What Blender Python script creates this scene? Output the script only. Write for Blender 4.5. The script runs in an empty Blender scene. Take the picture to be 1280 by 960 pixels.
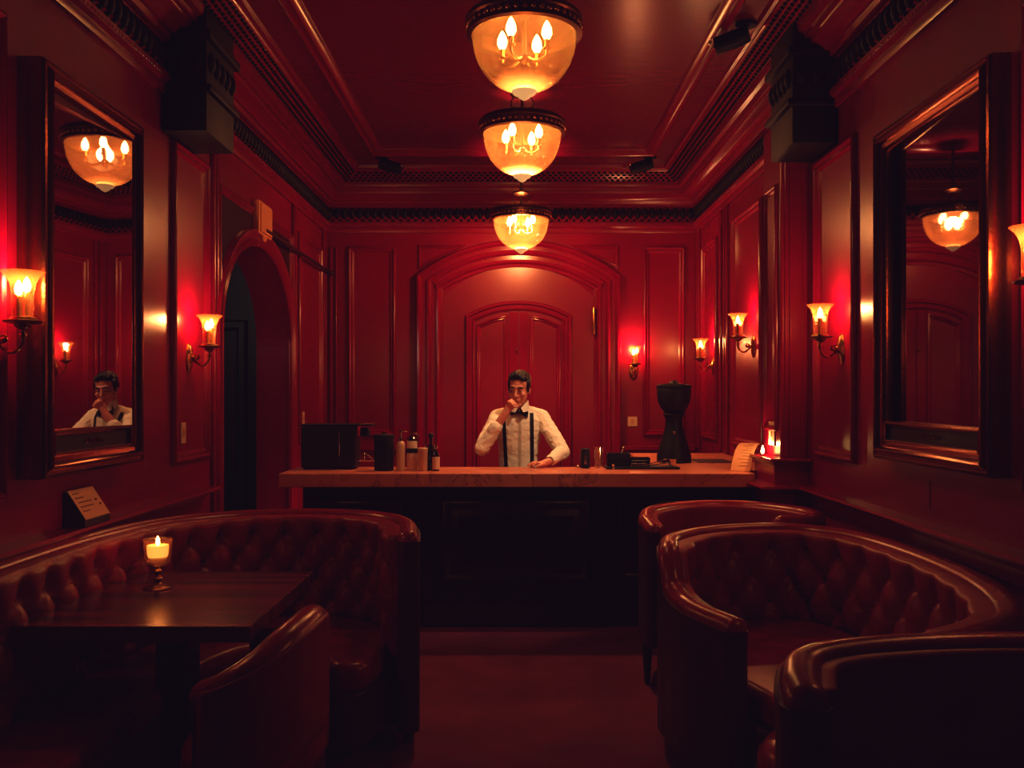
import bpy, bmesh, math, random
from mathutils import Vector, Matrix, Euler, noise
from mathutils.bvhtree import BVHTree
random.seed(7)
SC = bpy.context.scene
COL = SC.collection
PI = math.pi
sin, cos = math.sin, math.cos

# ------------------------------------------------------------------ dimensions
WL, WR, WB, CE = -1.90, 1.81, 9.20, 3.78      # left wall, right wall, back wall, ceiling
Y0 = -1.6                                     # where the modelled room ends behind the camera
EYE = 1.58

# ------------------------------------------------------------------ materials
def nodes(m):
    m.use_nodes = True
    return m.node_tree.nodes, m.node_tree.links

def mat(name, col, rough=.5, metal=0., bump=0., bscale=40., var=0., vscale=6., coat=0., emis=None, estr=0., spec=.5, stretch=None):
    m = bpy.data.materials.new(name)
    N, L = nodes(m)
    b = N['Principled BSDF']
    b.inputs['Base Color'].default_value = (*col, 1)
    b.inputs['Roughness'].default_value = rough
    b.inputs['Metallic'].default_value = metal
    b.inputs['Coat Weight'].default_value = coat
    b.inputs['Specular IOR Level'].default_value = spec
    if emis:
        b.inputs['Emission Color'].default_value = (*emis, 1)
        b.inputs['Emission Strength'].default_value = estr
    if bump or var:
        tc = N.new('ShaderNodeTexCoord')
        mp = N.new('ShaderNodeMapping')
        if stretch: mp.inputs['Scale'].default_value = stretch
        L.new(tc.outputs['Object'], mp.inputs['Vector'])
    if var:
        n = N.new('ShaderNodeTexNoise'); n.inputs['Scale'].default_value = vscale; n.inputs['Detail'].default_value = 6
        r = N.new('ShaderNodeValToRGB')
        r.color_ramp.elements[0].position = .3; r.color_ramp.elements[1].position = .7
        r.color_ramp.elements[0].color = tuple(c * (1 - var) for c in col) + (1,)
        r.color_ramp.elements[1].color = tuple(min(1, c * (1 + var)) for c in col) + (1,)
        L.new(mp.outputs['Vector'], n.inputs['Vector']); L.new(n.outputs['Fac'], r.inputs['Fac'])
        L.new(r.outputs['Color'], b.inputs['Base Color'])
    if bump:
        n2 = N.new('ShaderNodeTexNoise'); n2.inputs['Scale'].default_value = bscale; n2.inputs['Detail'].default_value = 4
        bp = N.new('ShaderNodeBump'); bp.inputs['Strength'].default_value = bump; bp.inputs['Distance'].default_value = .01
        L.new(mp.outputs['Vector'], n2.inputs['Vector']); L.new(n2.outputs['Fac'], bp.inputs['Height'])
        L.new(bp.outputs['Normal'], b.inputs['Normal'])
    return m

def glassy(name, tint, body, w_body=.18, w_gloss=.08, rough=.05):
    """thin blown glass: light passes, a little is scattered and a little mirrored"""
    m = bpy.data.materials.new(name)
    N, L = nodes(m); N.remove(N['Principled BSDF']); out = N['Material Output']
    t = N.new('ShaderNodeBsdfTransparent'); t.inputs['Color'].default_value = (*tint, 1)
    d = N.new('ShaderNodeBsdfTranslucent'); d.inputs['Color'].default_value = (*body, 1)
    g = N.new('ShaderNodeBsdfGlossy'); g.inputs['Roughness'].default_value = rough; g.inputs['Color'].default_value = (.9, .85, .8, 1)
    m1 = N.new('ShaderNodeMixShader'); m1.inputs[0].default_value = w_body
    L.new(t.outputs[0], m1.inputs[1]); L.new(d.outputs[0], m1.inputs[2])
    lw = N.new('ShaderNodeLayerWeight'); lw.inputs['Blend'].default_value = .35
    mr = N.new('ShaderNodeMath'); mr.operation = 'MULTIPLY_ADD'; mr.inputs[1].default_value = .45; mr.inputs[2].default_value = w_gloss
    L.new(lw.outputs['Facing'], mr.inputs[0])
    m2 = N.new('ShaderNodeMixShader')
    L.new(mr.outputs[0], m2.inputs[0]); L.new(m1.outputs[0], m2.inputs[1]); L.new(g.outputs[0], m2.inputs[2])
    L.new(m2.outputs[0], out.inputs['Surface'])
    return m

def emit(name, col, s):
    m = bpy.data.materials.new(name)
    N, L = nodes(m); N.remove(N['Principled BSDF'])
    e = N.new('ShaderNodeEmission'); e.inputs['Color'].default_value = (*col, 1); e.inputs['Strength'].default_value = s
    L.new(e.outputs[0], N['Material Output'].inputs['Surface'])
    m.cycles.emission_sampling = 'NONE'
    return m

def wood_table():
    m = bpy.data.materials.new('striped_wood')
    N, L = nodes(m); b = N['Principled BSDF']
    tc = N.new('ShaderNodeTexCoord'); mp = N.new('ShaderNodeMapping'); mp.inputs['Scale'].default_value = (.6, 14, 1)
    n = N.new('ShaderNodeTexNoise'); n.inputs['Scale'].default_value = 1.6; n.inputs['Detail'].default_value = 5
    r = N.new('ShaderNodeValToRGB')
    r.color_ramp.elements[0].position = .38; r.color_ramp.elements[0].color = (.045, .008, .010, 1)
    r.color_ramp.elements[1].position = .66; r.color_ramp.elements[1].color = (.25, .022, .032, 1)
    L.new(tc.outputs['Object'], mp.inputs['Vector']); L.new(mp.outputs['Vector'], n.inputs['Vector'])
    L.new(n.outputs['Fac'], r.inputs['Fac']); L.new(r.outputs['Color'], b.inputs['Base Color'])
    bp = N.new('ShaderNodeBump'); bp.inputs['Strength'].default_value = .12; bp.inputs['Distance'].default_value = .004
    L.new(n.outputs['Fac'], bp.inputs['Height']); L.new(bp.outputs['Normal'], b.inputs['Normal'])
    b.inputs['Roughness'].default_value = .27; b.inputs['Specular IOR Level'].default_value = .35
    return m

def stone():
    m = bpy.data.materials.new('veined_counter_stone')
    N, L = nodes(m); b = N['Principled BSDF']
    tc = N.new('ShaderNodeTexCoord')
    n = N.new('ShaderNodeTexNoise'); n.inputs['Scale'].default_value = 2.6; n.inputs['Detail'].default_value = 9; n.inputs['Distortion'].default_value = 1.6
    r = N.new('ShaderNodeValToRGB'); e = r.color_ramp.elements
    e[0].position = .44; e[0].color = (.55, .165, .095, 1)
    e[1].position = .56; e[1].color = (.62, .20, .115, 1)
    k = r.color_ramp.elements.new(.50); k.color = (.30, .07, .045, 1)
    k = r.color_ramp.elements.new(.485); k.color = (.55, .165, .095, 1)
    k = r.color_ramp.elements.new(.515); k.color = (.57, .17, .10, 1)
    L.new(tc.outputs['Object'], n.inputs['Vector']); L.new(n.outputs['Fac'], r.inputs['Fac']); L.new(r.outputs['Color'], b.inputs['Base Color'])
    b.inputs['Roughness'].default_value = .34
    return m

PAINT = (.28, .0008, .035)
M = dict(
    paint=mat('gloss_red_paint', PAINT, .27, bump=.05, bscale=9, var=.08, vscale=2.0, spec=.3),
    trim=mat('gloss_red_trim', PAINT, .22, bump=.03, bscale=14),
    dark_trim=mat('dark_carving', (.007, .0015, .003), .6, bump=.15, bscale=60, spec=.25),  # near-black carving, far darker than the red trim
    ceil=mat('lacquered_red_ceiling', (.19, .0015, .022), .24, bump=.10, bscale=5, stretch=(1, 3, 1)),
    floor=mat('dark_red_carpet', (.17, .026, .045), .95, bump=.5, bscale=260, var=.18, vscale=3, spec=.1),
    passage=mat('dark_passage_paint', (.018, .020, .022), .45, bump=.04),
    quilt=mat('oxblood_quilted_leather', (.29, .004, .024), .40, bump=.06, bscale=95, var=.15, vscale=9, spec=.4), leather=mat('oxblood_leather', (.28, .003, .024), .27, bump=.05, bscale=95, var=.18, vscale=9),
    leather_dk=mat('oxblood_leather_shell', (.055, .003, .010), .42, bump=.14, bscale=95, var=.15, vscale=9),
    blackwood=mat('black_stained_wood', (.014, .011, .013), .30, bump=.06, bscale=30, stretch=(1, 1, 6)),
    brass=mat('aged_brass', (.62, .33, .10), .24, 1, bump=.05, bscale=40),
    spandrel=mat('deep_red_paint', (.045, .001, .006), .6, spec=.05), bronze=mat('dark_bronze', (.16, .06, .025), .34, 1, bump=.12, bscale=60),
    gilt=mat('red_gilt_frame', (.30, .075, .03), .24, 1, bump=.08, bscale=50),
    mirror=mat('dark_mirror', (.42, .36, .35), .015, 1),
    mirror_dim=mat('dimmed_mirror', (.17, .13, .14), .02, 1),  # darker tint puts the weak reflection into the glass colour
    black=mat('black_enamel', (.008, .008, .010), .45, spec=.25),
    matte=mat('black_plastic', (.010, .009, .011), .5, spec=.3),
    steel=mat('polished_steel', (.75, .62, .52), .18, 1),
    plate=mat('ivory_plastic', (.80, .62, .46), .4),
    paper=mat('warm_tinted_card', (.88, .46, .25), .6, bump=.03),  # cream card; the red bounce light is put into its orange tint
    ink=mat('brown_ink', (.25, .09, .06), .7),
    amber=mat('beige_ceramic', (.62, .36, .22), .35),
    label=mat('paper_label', (.70, .46, .32), .6),
    darkglass=mat('dark_bottle_glass', (.012, .006, .006), .08, coat=.5),
    orange=mat('orange_wood', (.95, .40, .15), .4, bump=.08, bscale=20, stretch=(1, 1, 8)),
    wax=mat('glowing_wax', (.9, .6, .25), .5, emis=(1, .50, .10), estr=2.2),
    shirt=mat('white_cotton', (.82, .74, .62), .8, bump=.5, bscale=16),
    skin=mat('skin', (.62, .22, .14), .45, var=.08, vscale=20),
    hair=mat('black_hair', (.004, .003, .003), .42, spec=.3, bump=.5, bscale=60, stretch=(6, 1, 1)),
    doorpaint=mat('polished_red_door', PAINT, .30, bump=.04, bscale=7, spec=.9), cloth=mat('black_cloth', (.010, .009, .012), .7),
    silk=mat('black_satin', (.012, .010, .018), .35),
    eyewhite=mat('eye_white', (.6, .5, .45), .3),
    iris=mat('dark_iris', (.02, .012, .01), .2),
    lip=mat('lip', (.36, .09, .07), .45),
    bowl=glassy('amber_bowl_glass', (1, .84, .62), (1, .46, .16), .28, .03),
    bowl_thin=glassy('thin_amber_bowl_glass', (1, .84, .62), (1, .42, .14), .11, .03),
    shade=glassy('candle_shade_glass', (1, .88, .70), (1, .36, .10), .085, .05),
    clear=glassy('clear_glass', (.96, .93, .90), (1, .8, .6), .015, .04),
    redglass=glassy('smoked_goblet_glass', (.95, .72, .64), (1, .4, .2), .05, .08),
    bulb=emit('bulb_glow', (1, .58, .22), 30), knob=mat('lit_glass_knob', (.9, .6, .3), .2, emis=(1, .55, .2), estr=.5),
    flame=emit('flame_glow', (1, .60, .20), 26),
    wood=wood_table(), stone=stone(),
)
M['brass_dk'] = mat('dark_brass', (.34, .17, .06), .3, 1, bump=.08, bscale=60)  # a darker brass than the main fittings

# ------------------------------------------------------------------ object helpers
def link(name, bm, m, parent=None, smooth=False, kind=None):
    me = bpy.data.meshes.new(name)
    bmesh.ops.recalc_face_normals(bm, faces=bm.faces)
    bm.to_mesh(me); bm.free()
    if smooth:
        me.polygons.foreach_set('use_smooth', [True] * len(me.polygons))
        if smooth != 'all':
            me.set_sharp_from_angle(angle=math.radians(40))
    o = bpy.data.objects.new(name, me); COL.objects.link(o)
    me.materials.append(m)
    if parent: o.parent = parent
    if kind: o['kind'] = kind
    return o

def struct(name, bm, m, parent=None, smooth=False):
    return link(name, bm, m, parent, smooth, None if parent else 'structure')

def thing(name, label, cat, loc=(0, 0, 0), rz=0, group=None):
    o = bpy.data.objects.new(name, None); COL.objects.link(o)
    o.location = loc; o.rotation_euler = (0, 0, rz); o.empty_display_size = .1
    o['label'] = label; o['category'] = cat
    if group: o['group'] = group
    return o

def tag(o, label, cat, group=None):
    o['label'] = label; o['category'] = cat
    if group: o['group'] = group
    return o

def dup(root, loc, rz, label, group=None):
    r = root.copy(); COL.objects.link(r); r.location = loc; r.rotation_euler = (0, 0, rz); r['label'] = label
    if group: r['group'] = group
    def rec(src, dst):
        for ch in list(src.children):
            c = ch.copy(); COL.objects.link(c); c.parent = dst
            rec(ch, c)
    rec(root, r)
    return r

def box(bm, x0, x1, y0, y1, z0, z1, bev=0., seg=2):
    v = [bm.verts.new((x, y, z)) for x in (x0, x1) for y in (y0, y1) for z in (z0, z1)]
    F = [(0, 1, 3, 2), (4, 6, 7, 5), (0, 4, 5, 1), (2, 3, 7, 6), (0, 2, 6, 4), (1, 5, 7, 3)]
    fs = [bm.faces.new([v[i] for i in f]) for f in F]
    if bev:
        es = list({e for f in fs for e in f.edges})
        bmesh.ops.bevel(bm, geom=es, offset=bev, segments=seg, affect='EDGES', profile=.5)
    return bm

def B(): return bmesh.new()

def revolve(bm, prof, c=(0, 0, 0), n=32, sx=1., sy=1., axis='z'):
    """prof: list of (r, h)"""
    rings = []
    def P(r, h, a):
        x, y = r * cos(a) * sx, r * sin(a) * sy
        if axis == 'z': q = (x, y, h)
        elif axis == 'x': q = (h, x, y)
        else: q = (x, h, y)
        return (q[0] + c[0], q[1] + c[1], q[2] + c[2])
    for r, h in prof:
        if r < 1e-6: rings.append([bm.verts.new(P(0, h, 0))])
        else: rings.append([bm.verts.new(P(r, h, 2 * PI * i / n)) for i in range(n)])
    for a, b in zip(rings, rings[1:]):
        for i in range(n):
            j = (i + 1) % n
            if len(a) == 1 and len(b) == 1: continue
            if len(a) == 1: bm.faces.new((a[0], b[i], b[j]))
            elif len(b) == 1: bm.faces.new((a[i], a[j], b[0]))
            else: bm.faces.new((a[i], a[j], b[j], b[i]))
    return bm

def catmull(pts, sub=8):
    pts = [tuple(p) for p in pts]
    P = [Vector(p) for p in pts]
    P = [P[0] * 2 - P[1]] + P + [P[-1] * 2 - P[-2]]
    out = []
    for i in range(1, len(P) - 2):
        for k in range(sub):
            t = k / sub
            a, b, c, d = P[i - 1], P[i], P[i + 1], P[i + 2]
            out.append(.5 * ((2 * b) + (c - a) * t + (2 * a - 5 * b + 4 * c - d) * t * t + (3 * b - a - 3 * c + d) * t ** 3))
    out.append(P[-2].copy())
    return out

def resample(pts, step):
    L = [0]
    for a, b in zip(pts, pts[1:]): L.append(L[-1] + (b - a).length)
    n = max(2, int(round(L[-1] / step)))
    out = []; j = 0
    for i in range(n + 1):
        s = L[-1] * i / n
        while j < len(L) - 2 and L[j + 1] < s: j += 1
        t = (s - L[j]) / max(1e-9, L[j + 1] - L[j])
        out.append(pts[j].lerp(pts[j + 1], min(1, max(0, t))))
    return out, L[-1]

def tube(bm, pts, r, n=10, caps=True, r1=None):
    pts = [Vector(p) for p in pts]
    rings = []
    up = Vector((0, 0, 1))
    t0 = (pts[1] - pts[0]).normalized()
    nrm = t0.cross(up)
    if nrm.length < .1: nrm = t0.cross(Vector((0, 1, 0)))
    nrm.normalize()
    for i, p in enumerate(pts):
        t = (pts[min(i + 1, len(pts) - 1)] - pts[max(i - 1, 0)]).normalized()
        nrm = (nrm - t * nrm.dot(t)).normalized()
        bn = t.cross(nrm)
        f = i / (len(pts) - 1)
        rr = r[i] if isinstance(r, (list, tuple)) else (r if r1 is None else r + (r1 - r) * f)
        rings.append([bm.verts.new(p + (nrm * cos(2 * PI * k / n) + bn * sin(2 * PI * k / n)) * rr) for k in range(n)])
    for a, b in zip(rings, rings[1:]):
        for i in range(n):
            j = (i + 1) % n
            bm.faces.new((a[i], a[j], b[j], b[i]))
    if caps:
        bm.faces.new(rings[0][::-1]); bm.faces.new(rings[-1])
    return bm

def ball(bm, c, r, u=12, v=8, rot=None):
    r = (r, r, r) if not isinstance(r, (tuple, list)) else r
    prof = []
    m = Matrix.Translation(Vector(c))
    if rot is not None: m = m @ rot.to_matrix().to_4x4() if isinstance(rot, Euler) else m @ rot
    m = m @ Matrix.Diagonal((*r, 1))
    bmesh.ops.create_uvsphere(bm, u_segments=u, v_segments=v, radius=1, matrix=m)
    return bm

def capsule(bm, a, b, ra, rb, n=12):
    """tapered limb with round ends"""
    a, b = Vector(a), Vector(b)
    d = (b - a); L = d.length
    d.normalize()
    pts, rr = [], []
    for k in range(0, 5):
        t = PI / 2 * (k / 4)
        pts.append(a - d * ra * cos(t)); rr.append(max(ra * sin(t), .0006))
    for k in range(4, -1, -1):
        t = PI / 2 * (k / 4)
        pts.append(b + d * rb * cos(t)); rr.append(max(rb * sin(t), .0006))
    tube(bm, pts, rr, n)
    return bm

def blob(name, bm, m, parent, voxel=.005, smooth=4):
    """one continuous skin grown over overlapping limbs"""
    o = link(name, bm, m)
    r = o.modifiers.new('r', 'REMESH'); r.mode = 'VOXEL'; r.voxel_size = voxel
    if smooth:
        s = o.modifiers.new('s', 'SMOOTH'); s.iterations = smooth; s.factor = .5
    dg = bpy.context.evaluated_depsgraph_get()
    me = bpy.data.meshes.new_from_object(o.evaluated_get(dg))
    o.modifiers.clear()
    old = o.data; o.data = me; bpy.data.meshes.remove(old)
    me.name = name
    me.polygons.foreach_set('use_smooth', [True] * len(me.polygons))
    if not me.materials: me.materials.append(m)
    if parent: o.parent = parent
    return o

def offset2(pts, d, closed):
    """offset polyline to its right side by d with mitred corners"""
    n = len(pts); out = []
    for i in range(n):
        p = Vector(pts[i])
        a = Vector(pts[i - 1]) if (closed or i > 0) else None
        b = Vector(pts[(i + 1) % n]) if (closed or i < n - 1) else None
        def nr(u, v):
            t = (v - u).normalized(); return Vector((t.y, -t.x))
        if a is None: out.append(p + nr(p, b) * d)
        elif b is None: out.append(p + nr(a, p) * d)
        else:
            n1, n2 = nr(a, p), nr(p, b)
            m = n1 + n2
            if m.length < 1e-6: m = n1
            m = m.normalized()
            out.append(p + m * (d / max(.25, m.dot(n1))))
    return out

def sweep(bm, path, prof, fmap, closed=True, cap=False):
    """path in 2D, prof = [(inward offset, height)], fmap(u, v, h) -> point"""
    rows = []
    for off, h in prof:
        q = offset2(path, off, closed)
        rows.append([bm.verts.new(fmap(p.x, p.y, h)) for p in q])
    n = len(path)
    for a, b in zip(rows, rows[1:]):
        for i in range(n if closed else n - 1):
            j = (i + 1) % n
            bm.faces.new((a[i], a[j], b[j], b[i]))
    if cap and not closed:
        bm.faces.new([r[0] for r in rows]); bm.faces.new([r[-1] for r in rows][::-1])
    return bm

fL = lambda y, z, h: (WL + h, y, z)
fR = lambda y, z, h: (WR - h, y, z)
fB = lambda x, z, h: (x, WB - h, z)
def rect(u0, u1, v0, v1): return [(u0, v0), (u0, v1), (u1, v1), (u1, v0)]    # clockwise: inside lies to the right
PANEL = [(0, 0), (0, .014), (.008, .026), (.020, .030), (.030, .022), (.036, .012), (.048, .016), (.058, .008), (.066, .0)]

# ================================================================== SETTING
bm = box(B(), -3.4, 2.3, Y0, WB + .2, -.08, 0)
struct('floor', bm, M['floor'])
bm = box(B(), -3.4, 2.3, Y0, WB + .2, CE, CE + .1)
ceiling = struct('ceiling', bm, M['ceil'])
# moulded border on the ceiling
bm = sweep(B(), [(-1.31, Y0), (-1.31, 8.35), (1.27, 8.35), (1.27, Y0)], [(0, 0), (0, -.03), (.02, -.045), (.045, -.03), (.06, -.03), (.075, -.05), (.10, -.035), (.115, 0)],
           lambda x, y, h: (x, y, CE + h), closed=False)
struct('ceiling_border', bm, M['trim'], ceiling, True)

# left wall with the arched opening
AC, AH, ASP, ARI = 6.80, .93, 1.98, .70     # arch centre, half width, spring height, rise
bm = B()
def quad(bm, a, b, c, d): return bm.faces.new([bm.verts.new(p) for p in (a, b, c, d)])
TH = .28
for h in (0, -TH):
    quad(bm, fL(Y0, 0, h), fL(AC - AH, 0, h), fL(AC - AH, CE, h), fL(Y0, CE, h))
    quad(bm, fL(AC + AH, 0, h), fL(WB + .1, 0, h), fL(WB + .1, CE, h), fL(AC + AH, CE, h))
    NA = 40
    arc = [(AC - AH * cos(PI * i / NA), ASP + ARI * sin(PI * i / NA)) for i in range(NA + 1)]
    for (ya, za), (yb, zb) in zip(arc, arc[1:]):
        quad(bm, fL(ya, za, h), fL(yb, zb, h), fL(yb, CE, h), fL(ya, CE, h))
full = [(AC - AH, 0)] + arc + [(AC + AH, 0)]
for (ya, za), (yb, zb) in zip(full, full[1:]):
    quad(bm, fL(ya, za, 0), fL(yb, zb, 0), fL(yb, zb, -TH), fL(ya, za, -TH))
wall_left = struct('wall_left', bm, M['paint'])
bm = sweep(B(), full, [(.02, 0), (.02, .02), (0, .035), (-.025, .045), (-.05, .03), (-.075, .045), (-.10, .045), (-.115, .02), (-.12, 0)], fL, closed=False)
struct('arch_moulding', bm, M['trim'], wall_left, True)
bm = sweep(B(), [(AC - AH - .04, 0), (AC - AH - .04, 2.93), (AC + AH + .04, 2.93), (AC + AH + .04, 0)], PANEL, fL, closed=False)
struct('panel_moulding', bm, M['trim'], wall_left, True)
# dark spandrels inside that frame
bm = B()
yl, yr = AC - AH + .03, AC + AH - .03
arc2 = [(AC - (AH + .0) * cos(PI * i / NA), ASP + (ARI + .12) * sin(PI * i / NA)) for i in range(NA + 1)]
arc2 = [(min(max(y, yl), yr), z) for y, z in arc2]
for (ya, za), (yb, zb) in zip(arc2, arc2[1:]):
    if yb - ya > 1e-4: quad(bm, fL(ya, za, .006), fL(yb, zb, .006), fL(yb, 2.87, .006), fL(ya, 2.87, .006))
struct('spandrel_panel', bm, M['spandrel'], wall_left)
for y0, y1, z0, z1 in ((5.06, 5.66, 1.19, 2.99), (2.55, 3.40, 1.19, 2.99), (8.0, 8.95, 1.15, 3.0), (.9, 2.3, 1.19, 2.99), (-1.2, .6, 1.19, 2.99)):
    struct('panel_moulding', sweep(B(), rect(y0, y1, z0, z1), PANEL, fL), M['trim'], wall_left, True)
# fluted pilaster strips beside the arch
bm = B()
for y in (5.74, 5.80, 7.80, 7.86, 9.02, 9.10):
    box(bm, WL, WL + .028, y - .02, y + .02, 0, 3.2, .008)
struct('pilaster_reed', bm, M['trim'], wall_left, True)
for y0, y1 in ((.4, 1.9),):
    struct('dado_panel', sweep(B(), rect(y0, y1, .22, .86), PANEL, fL), M['trim'], wall_left, True)

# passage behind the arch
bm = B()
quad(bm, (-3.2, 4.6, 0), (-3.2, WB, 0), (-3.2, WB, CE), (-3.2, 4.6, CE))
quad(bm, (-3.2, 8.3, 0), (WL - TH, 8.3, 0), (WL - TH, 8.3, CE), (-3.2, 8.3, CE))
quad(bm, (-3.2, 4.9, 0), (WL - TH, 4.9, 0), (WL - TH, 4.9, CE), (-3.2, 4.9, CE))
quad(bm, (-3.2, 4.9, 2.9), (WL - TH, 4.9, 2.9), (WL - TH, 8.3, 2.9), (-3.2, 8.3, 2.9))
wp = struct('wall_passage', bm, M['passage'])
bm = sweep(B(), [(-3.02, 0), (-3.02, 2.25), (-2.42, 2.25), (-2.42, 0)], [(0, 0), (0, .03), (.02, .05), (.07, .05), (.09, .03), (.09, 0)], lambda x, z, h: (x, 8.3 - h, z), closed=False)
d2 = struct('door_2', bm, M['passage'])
bm = box(B(), -2.93, -2.51, 8.27, 8.295, .01, 2.15, .004); struct('door_leaf', bm, M['passage'], d2)
bm = B(); box(bm, -2.55, -2.538, 8.255, 8.268, .9, 1.85, .003); struct('edge_strip', bm, M['steel'], d2)

# right wall
bm = B(); box(bm, WR, WR + .12, Y0, WB + .1, 0, CE)
wall_right = struct('wall_right', bm, M['paint'])
for y0, y1, z0, z1 in ((6.74, 7.66, 1.16, 3.03), (8.24, 8.90, 1.16, 3.0), (4.88, 5.54, 1.21, 2.97), (2.35, 3.26, 1.21, 2.97), (.7, 2.2, 1.21, 2.97), (-1.2, .5, 1.21, 2.97)):
    struct('panel_moulding', sweep(B(), rect(y0, y1, z0, z1), PANEL, lambda y, z, h: fR(y, z, h)), M['trim'], wall_right, True)
bm = B()
for y in (6.50, 6.60, 7.84, 7.92, 8.06, 9.02, 9.1):
    box(bm, WR - .028, WR, y - .02, y + .02, 1.05, 3.2, .008)
struct('pilaster_reed', bm, M['trim'], wall_right, True)
for y0, y1 in ((.2, 1.4),):
    struct('dado_panel', sweep(B(), rect(y0, y1, .22, .86), PANEL, fR), M['trim'], wall_right, True)
# pier at the end of the bar
PX = 1.64
bm = B(); box(bm, PX, WR, 5.70, 6.10, 0, 3.30, .012)
pier = struct('trim_1', bm, M['paint'])
bm = B(); box(bm, PX - .05, WR, 5.66, 6.14, 0, 1.165, .01); struct('pier_plinth', bm, M['trim'], pier)
bm = B(); box(bm, PX - .085, WR, 5.62, 6.18, 1.165, 1.185, .006); box(bm, PX - .065, WR, 5.64, 6.16, 1.145, 1.166, .008); struct('pier_cap', bm, M['trim'], pier)
bm = sweep(B(), rect(5.76, 6.04, 1.35, 2.9), [(a * .6, b * .7) for a, b in PANEL], lambda y, z, h: (PX - h, y, z)); struct('panel_moulding', bm, M['trim'], pier, True)
bm = B()
for x in (PX + .03, PX + .06, WR - .03): box(bm, x - .008, x + .008, 5.686, 5.702, 1.19, 3.2, .004)
struct('pier_reed', bm, M['trim'], pier)

# back wall
bm = B(); box(bm, -3.4, 2.3, WB, WB + .15, 0, CE)
wall_back = struct('wall_back', bm, M['paint'])
for x0, x1, z0, z1 in ((-1.68, -1.20, 1.165, 3.06), (1.27, 1.69, 1.165, 3.06), (-1.86, -1.79, 1.165, 3.06)):
    struct('panel_moulding', sweep(B(), rect(x0, x1, z0, z1), PANEL if x1 - x0 > .2 else [(a * .4, b * .6) for a, b in PANEL], fB), M['trim'], wall_back, True)
DC = .025
for s in (-1, 1):
    tri = [(DC + s * 1.0, 2.83), (DC + s * 1.0, 3.07), (DC + s * .52, 3.07)]
    if s > 0: tri = tri[::-1]
    struct('panel_moulding', sweep(B(), tri, [(a * .55, b * .7) for a, b in PANEL], fB), M['trim'], wall_back, True)
for xa, xb in ((-1.88, -1.0), (1.05, 1.79)): struct('back_rail', box(B(), xa, xb, WB - .03, WB, 1.02, 1.07, .008), M['trim'], wall_back)
struct('cover_plate', box(B(), WR - .003, WR, 4.02, 4.14, 1.08, 1.20), M['paint'], wall_right)

def archpath(hw, zs, zc, n=24):
    """up the left jamb, over a segmental arch, down the right jamb"""
    rise = zc - zs
    R = (hw * hw + rise * rise) / (2 * rise)
    a = math.asin(hw / R)
    pts = [(DC - hw, 0)] + [(DC + R * sin(t), zc - R + R * cos(t)) for t in [(-a + 2 * a * i / n) for i in range(n + 1)]] + [(DC + hw, 0)]
    return pts
SUR = [(0, 0), (0, .055), (.012, .075), (.035, .080), (.05, .062), (.058, .05), (.10, .05), (.108, .068), (.13, .075), (.15, .06), (.155, .04), (.195, .04), (.20, .055), (.22, .06), (.235, .045), (.24, .025), (.27, .02), (.275, .0)]
bm = sweep(B(), archpath(1.02, 2.77, 3.12), SUR, fB, closed=False)
door_surround = struct('trim_2', bm, M['trim'], None, True)
def archfill(bm, hw, zs, zc, h, z0=0.):
    p = archpath(hw, zs, zc)
    p = [(u, max(v, z0)) for u, v in p]
    bm.faces.new([bm.verts.new(fB(u, v, h)) for u, v in p])
bm = B(); archfill(bm, .75, 2.56, 2.86, .012)
door = struct('door_1', bm, M['doorpaint'])
bm = sweep(B(), archpath(.53, 2.37, 2.515), [(0, .012), (0, .035), (.012, .05), (.03, .05), (.042, .03), (.07, .03), (.08, .045), (.098, .03), (.10, .018)], fB, closed=False)
struct('door_frame', bm, M['trim'], door, True)
bm = B(); archfill(bm, .44, 2.30, 2.42, .022); struct('door_leaf', bm, M['doorpaint'], door)
bm = B(); box(bm, DC - .095, DC - .006, WB - .045, WB - .02, 0, 2.405, .006); box(bm, DC + .006, DC + .095, WB - .045, WB - .02, 0, 2.405, .006)
struct('meeting_stile', bm, M['trim'], door)
for s in (-1, 1):
    a, b = (DC - .42, DC - .105) if s < 0 else (DC + .105, DC + .42)
    za, zb = (2.27, 2.375) if s < 0 else (2.375, 2.27)
    loop = [(a, .25), (a, za), (a * .5 + b * .5, (za + zb) / 2 + .018), (b, zb), (b, .25)]
    struct('door_panel', sweep(B(), loop, [(x * .7, y * .9 + .022) for x, y in PANEL], fB), M['trim'], door, True)
bm = B(); box(bm, DC + .735, DC + .765, WB - .05, WB - .02, 2.19, 2.43, .004)
revolve(bm, [(0, 2.17), (.014, 2.175), (.014, 2.44), (.008, 2.45), (0, 2.462)], (DC + .75, WB - .055, 0), 12)
struct('door_hinge', bm, M['brass'], door, True)
bm = B(); ball(bm, (DC - .02, WB - .065, 2.02), .012); ball(bm, (DC - .02, WB - .06, 1.04), .025); struct('door_knob', bm, M['brass_dk'], door, True)

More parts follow.
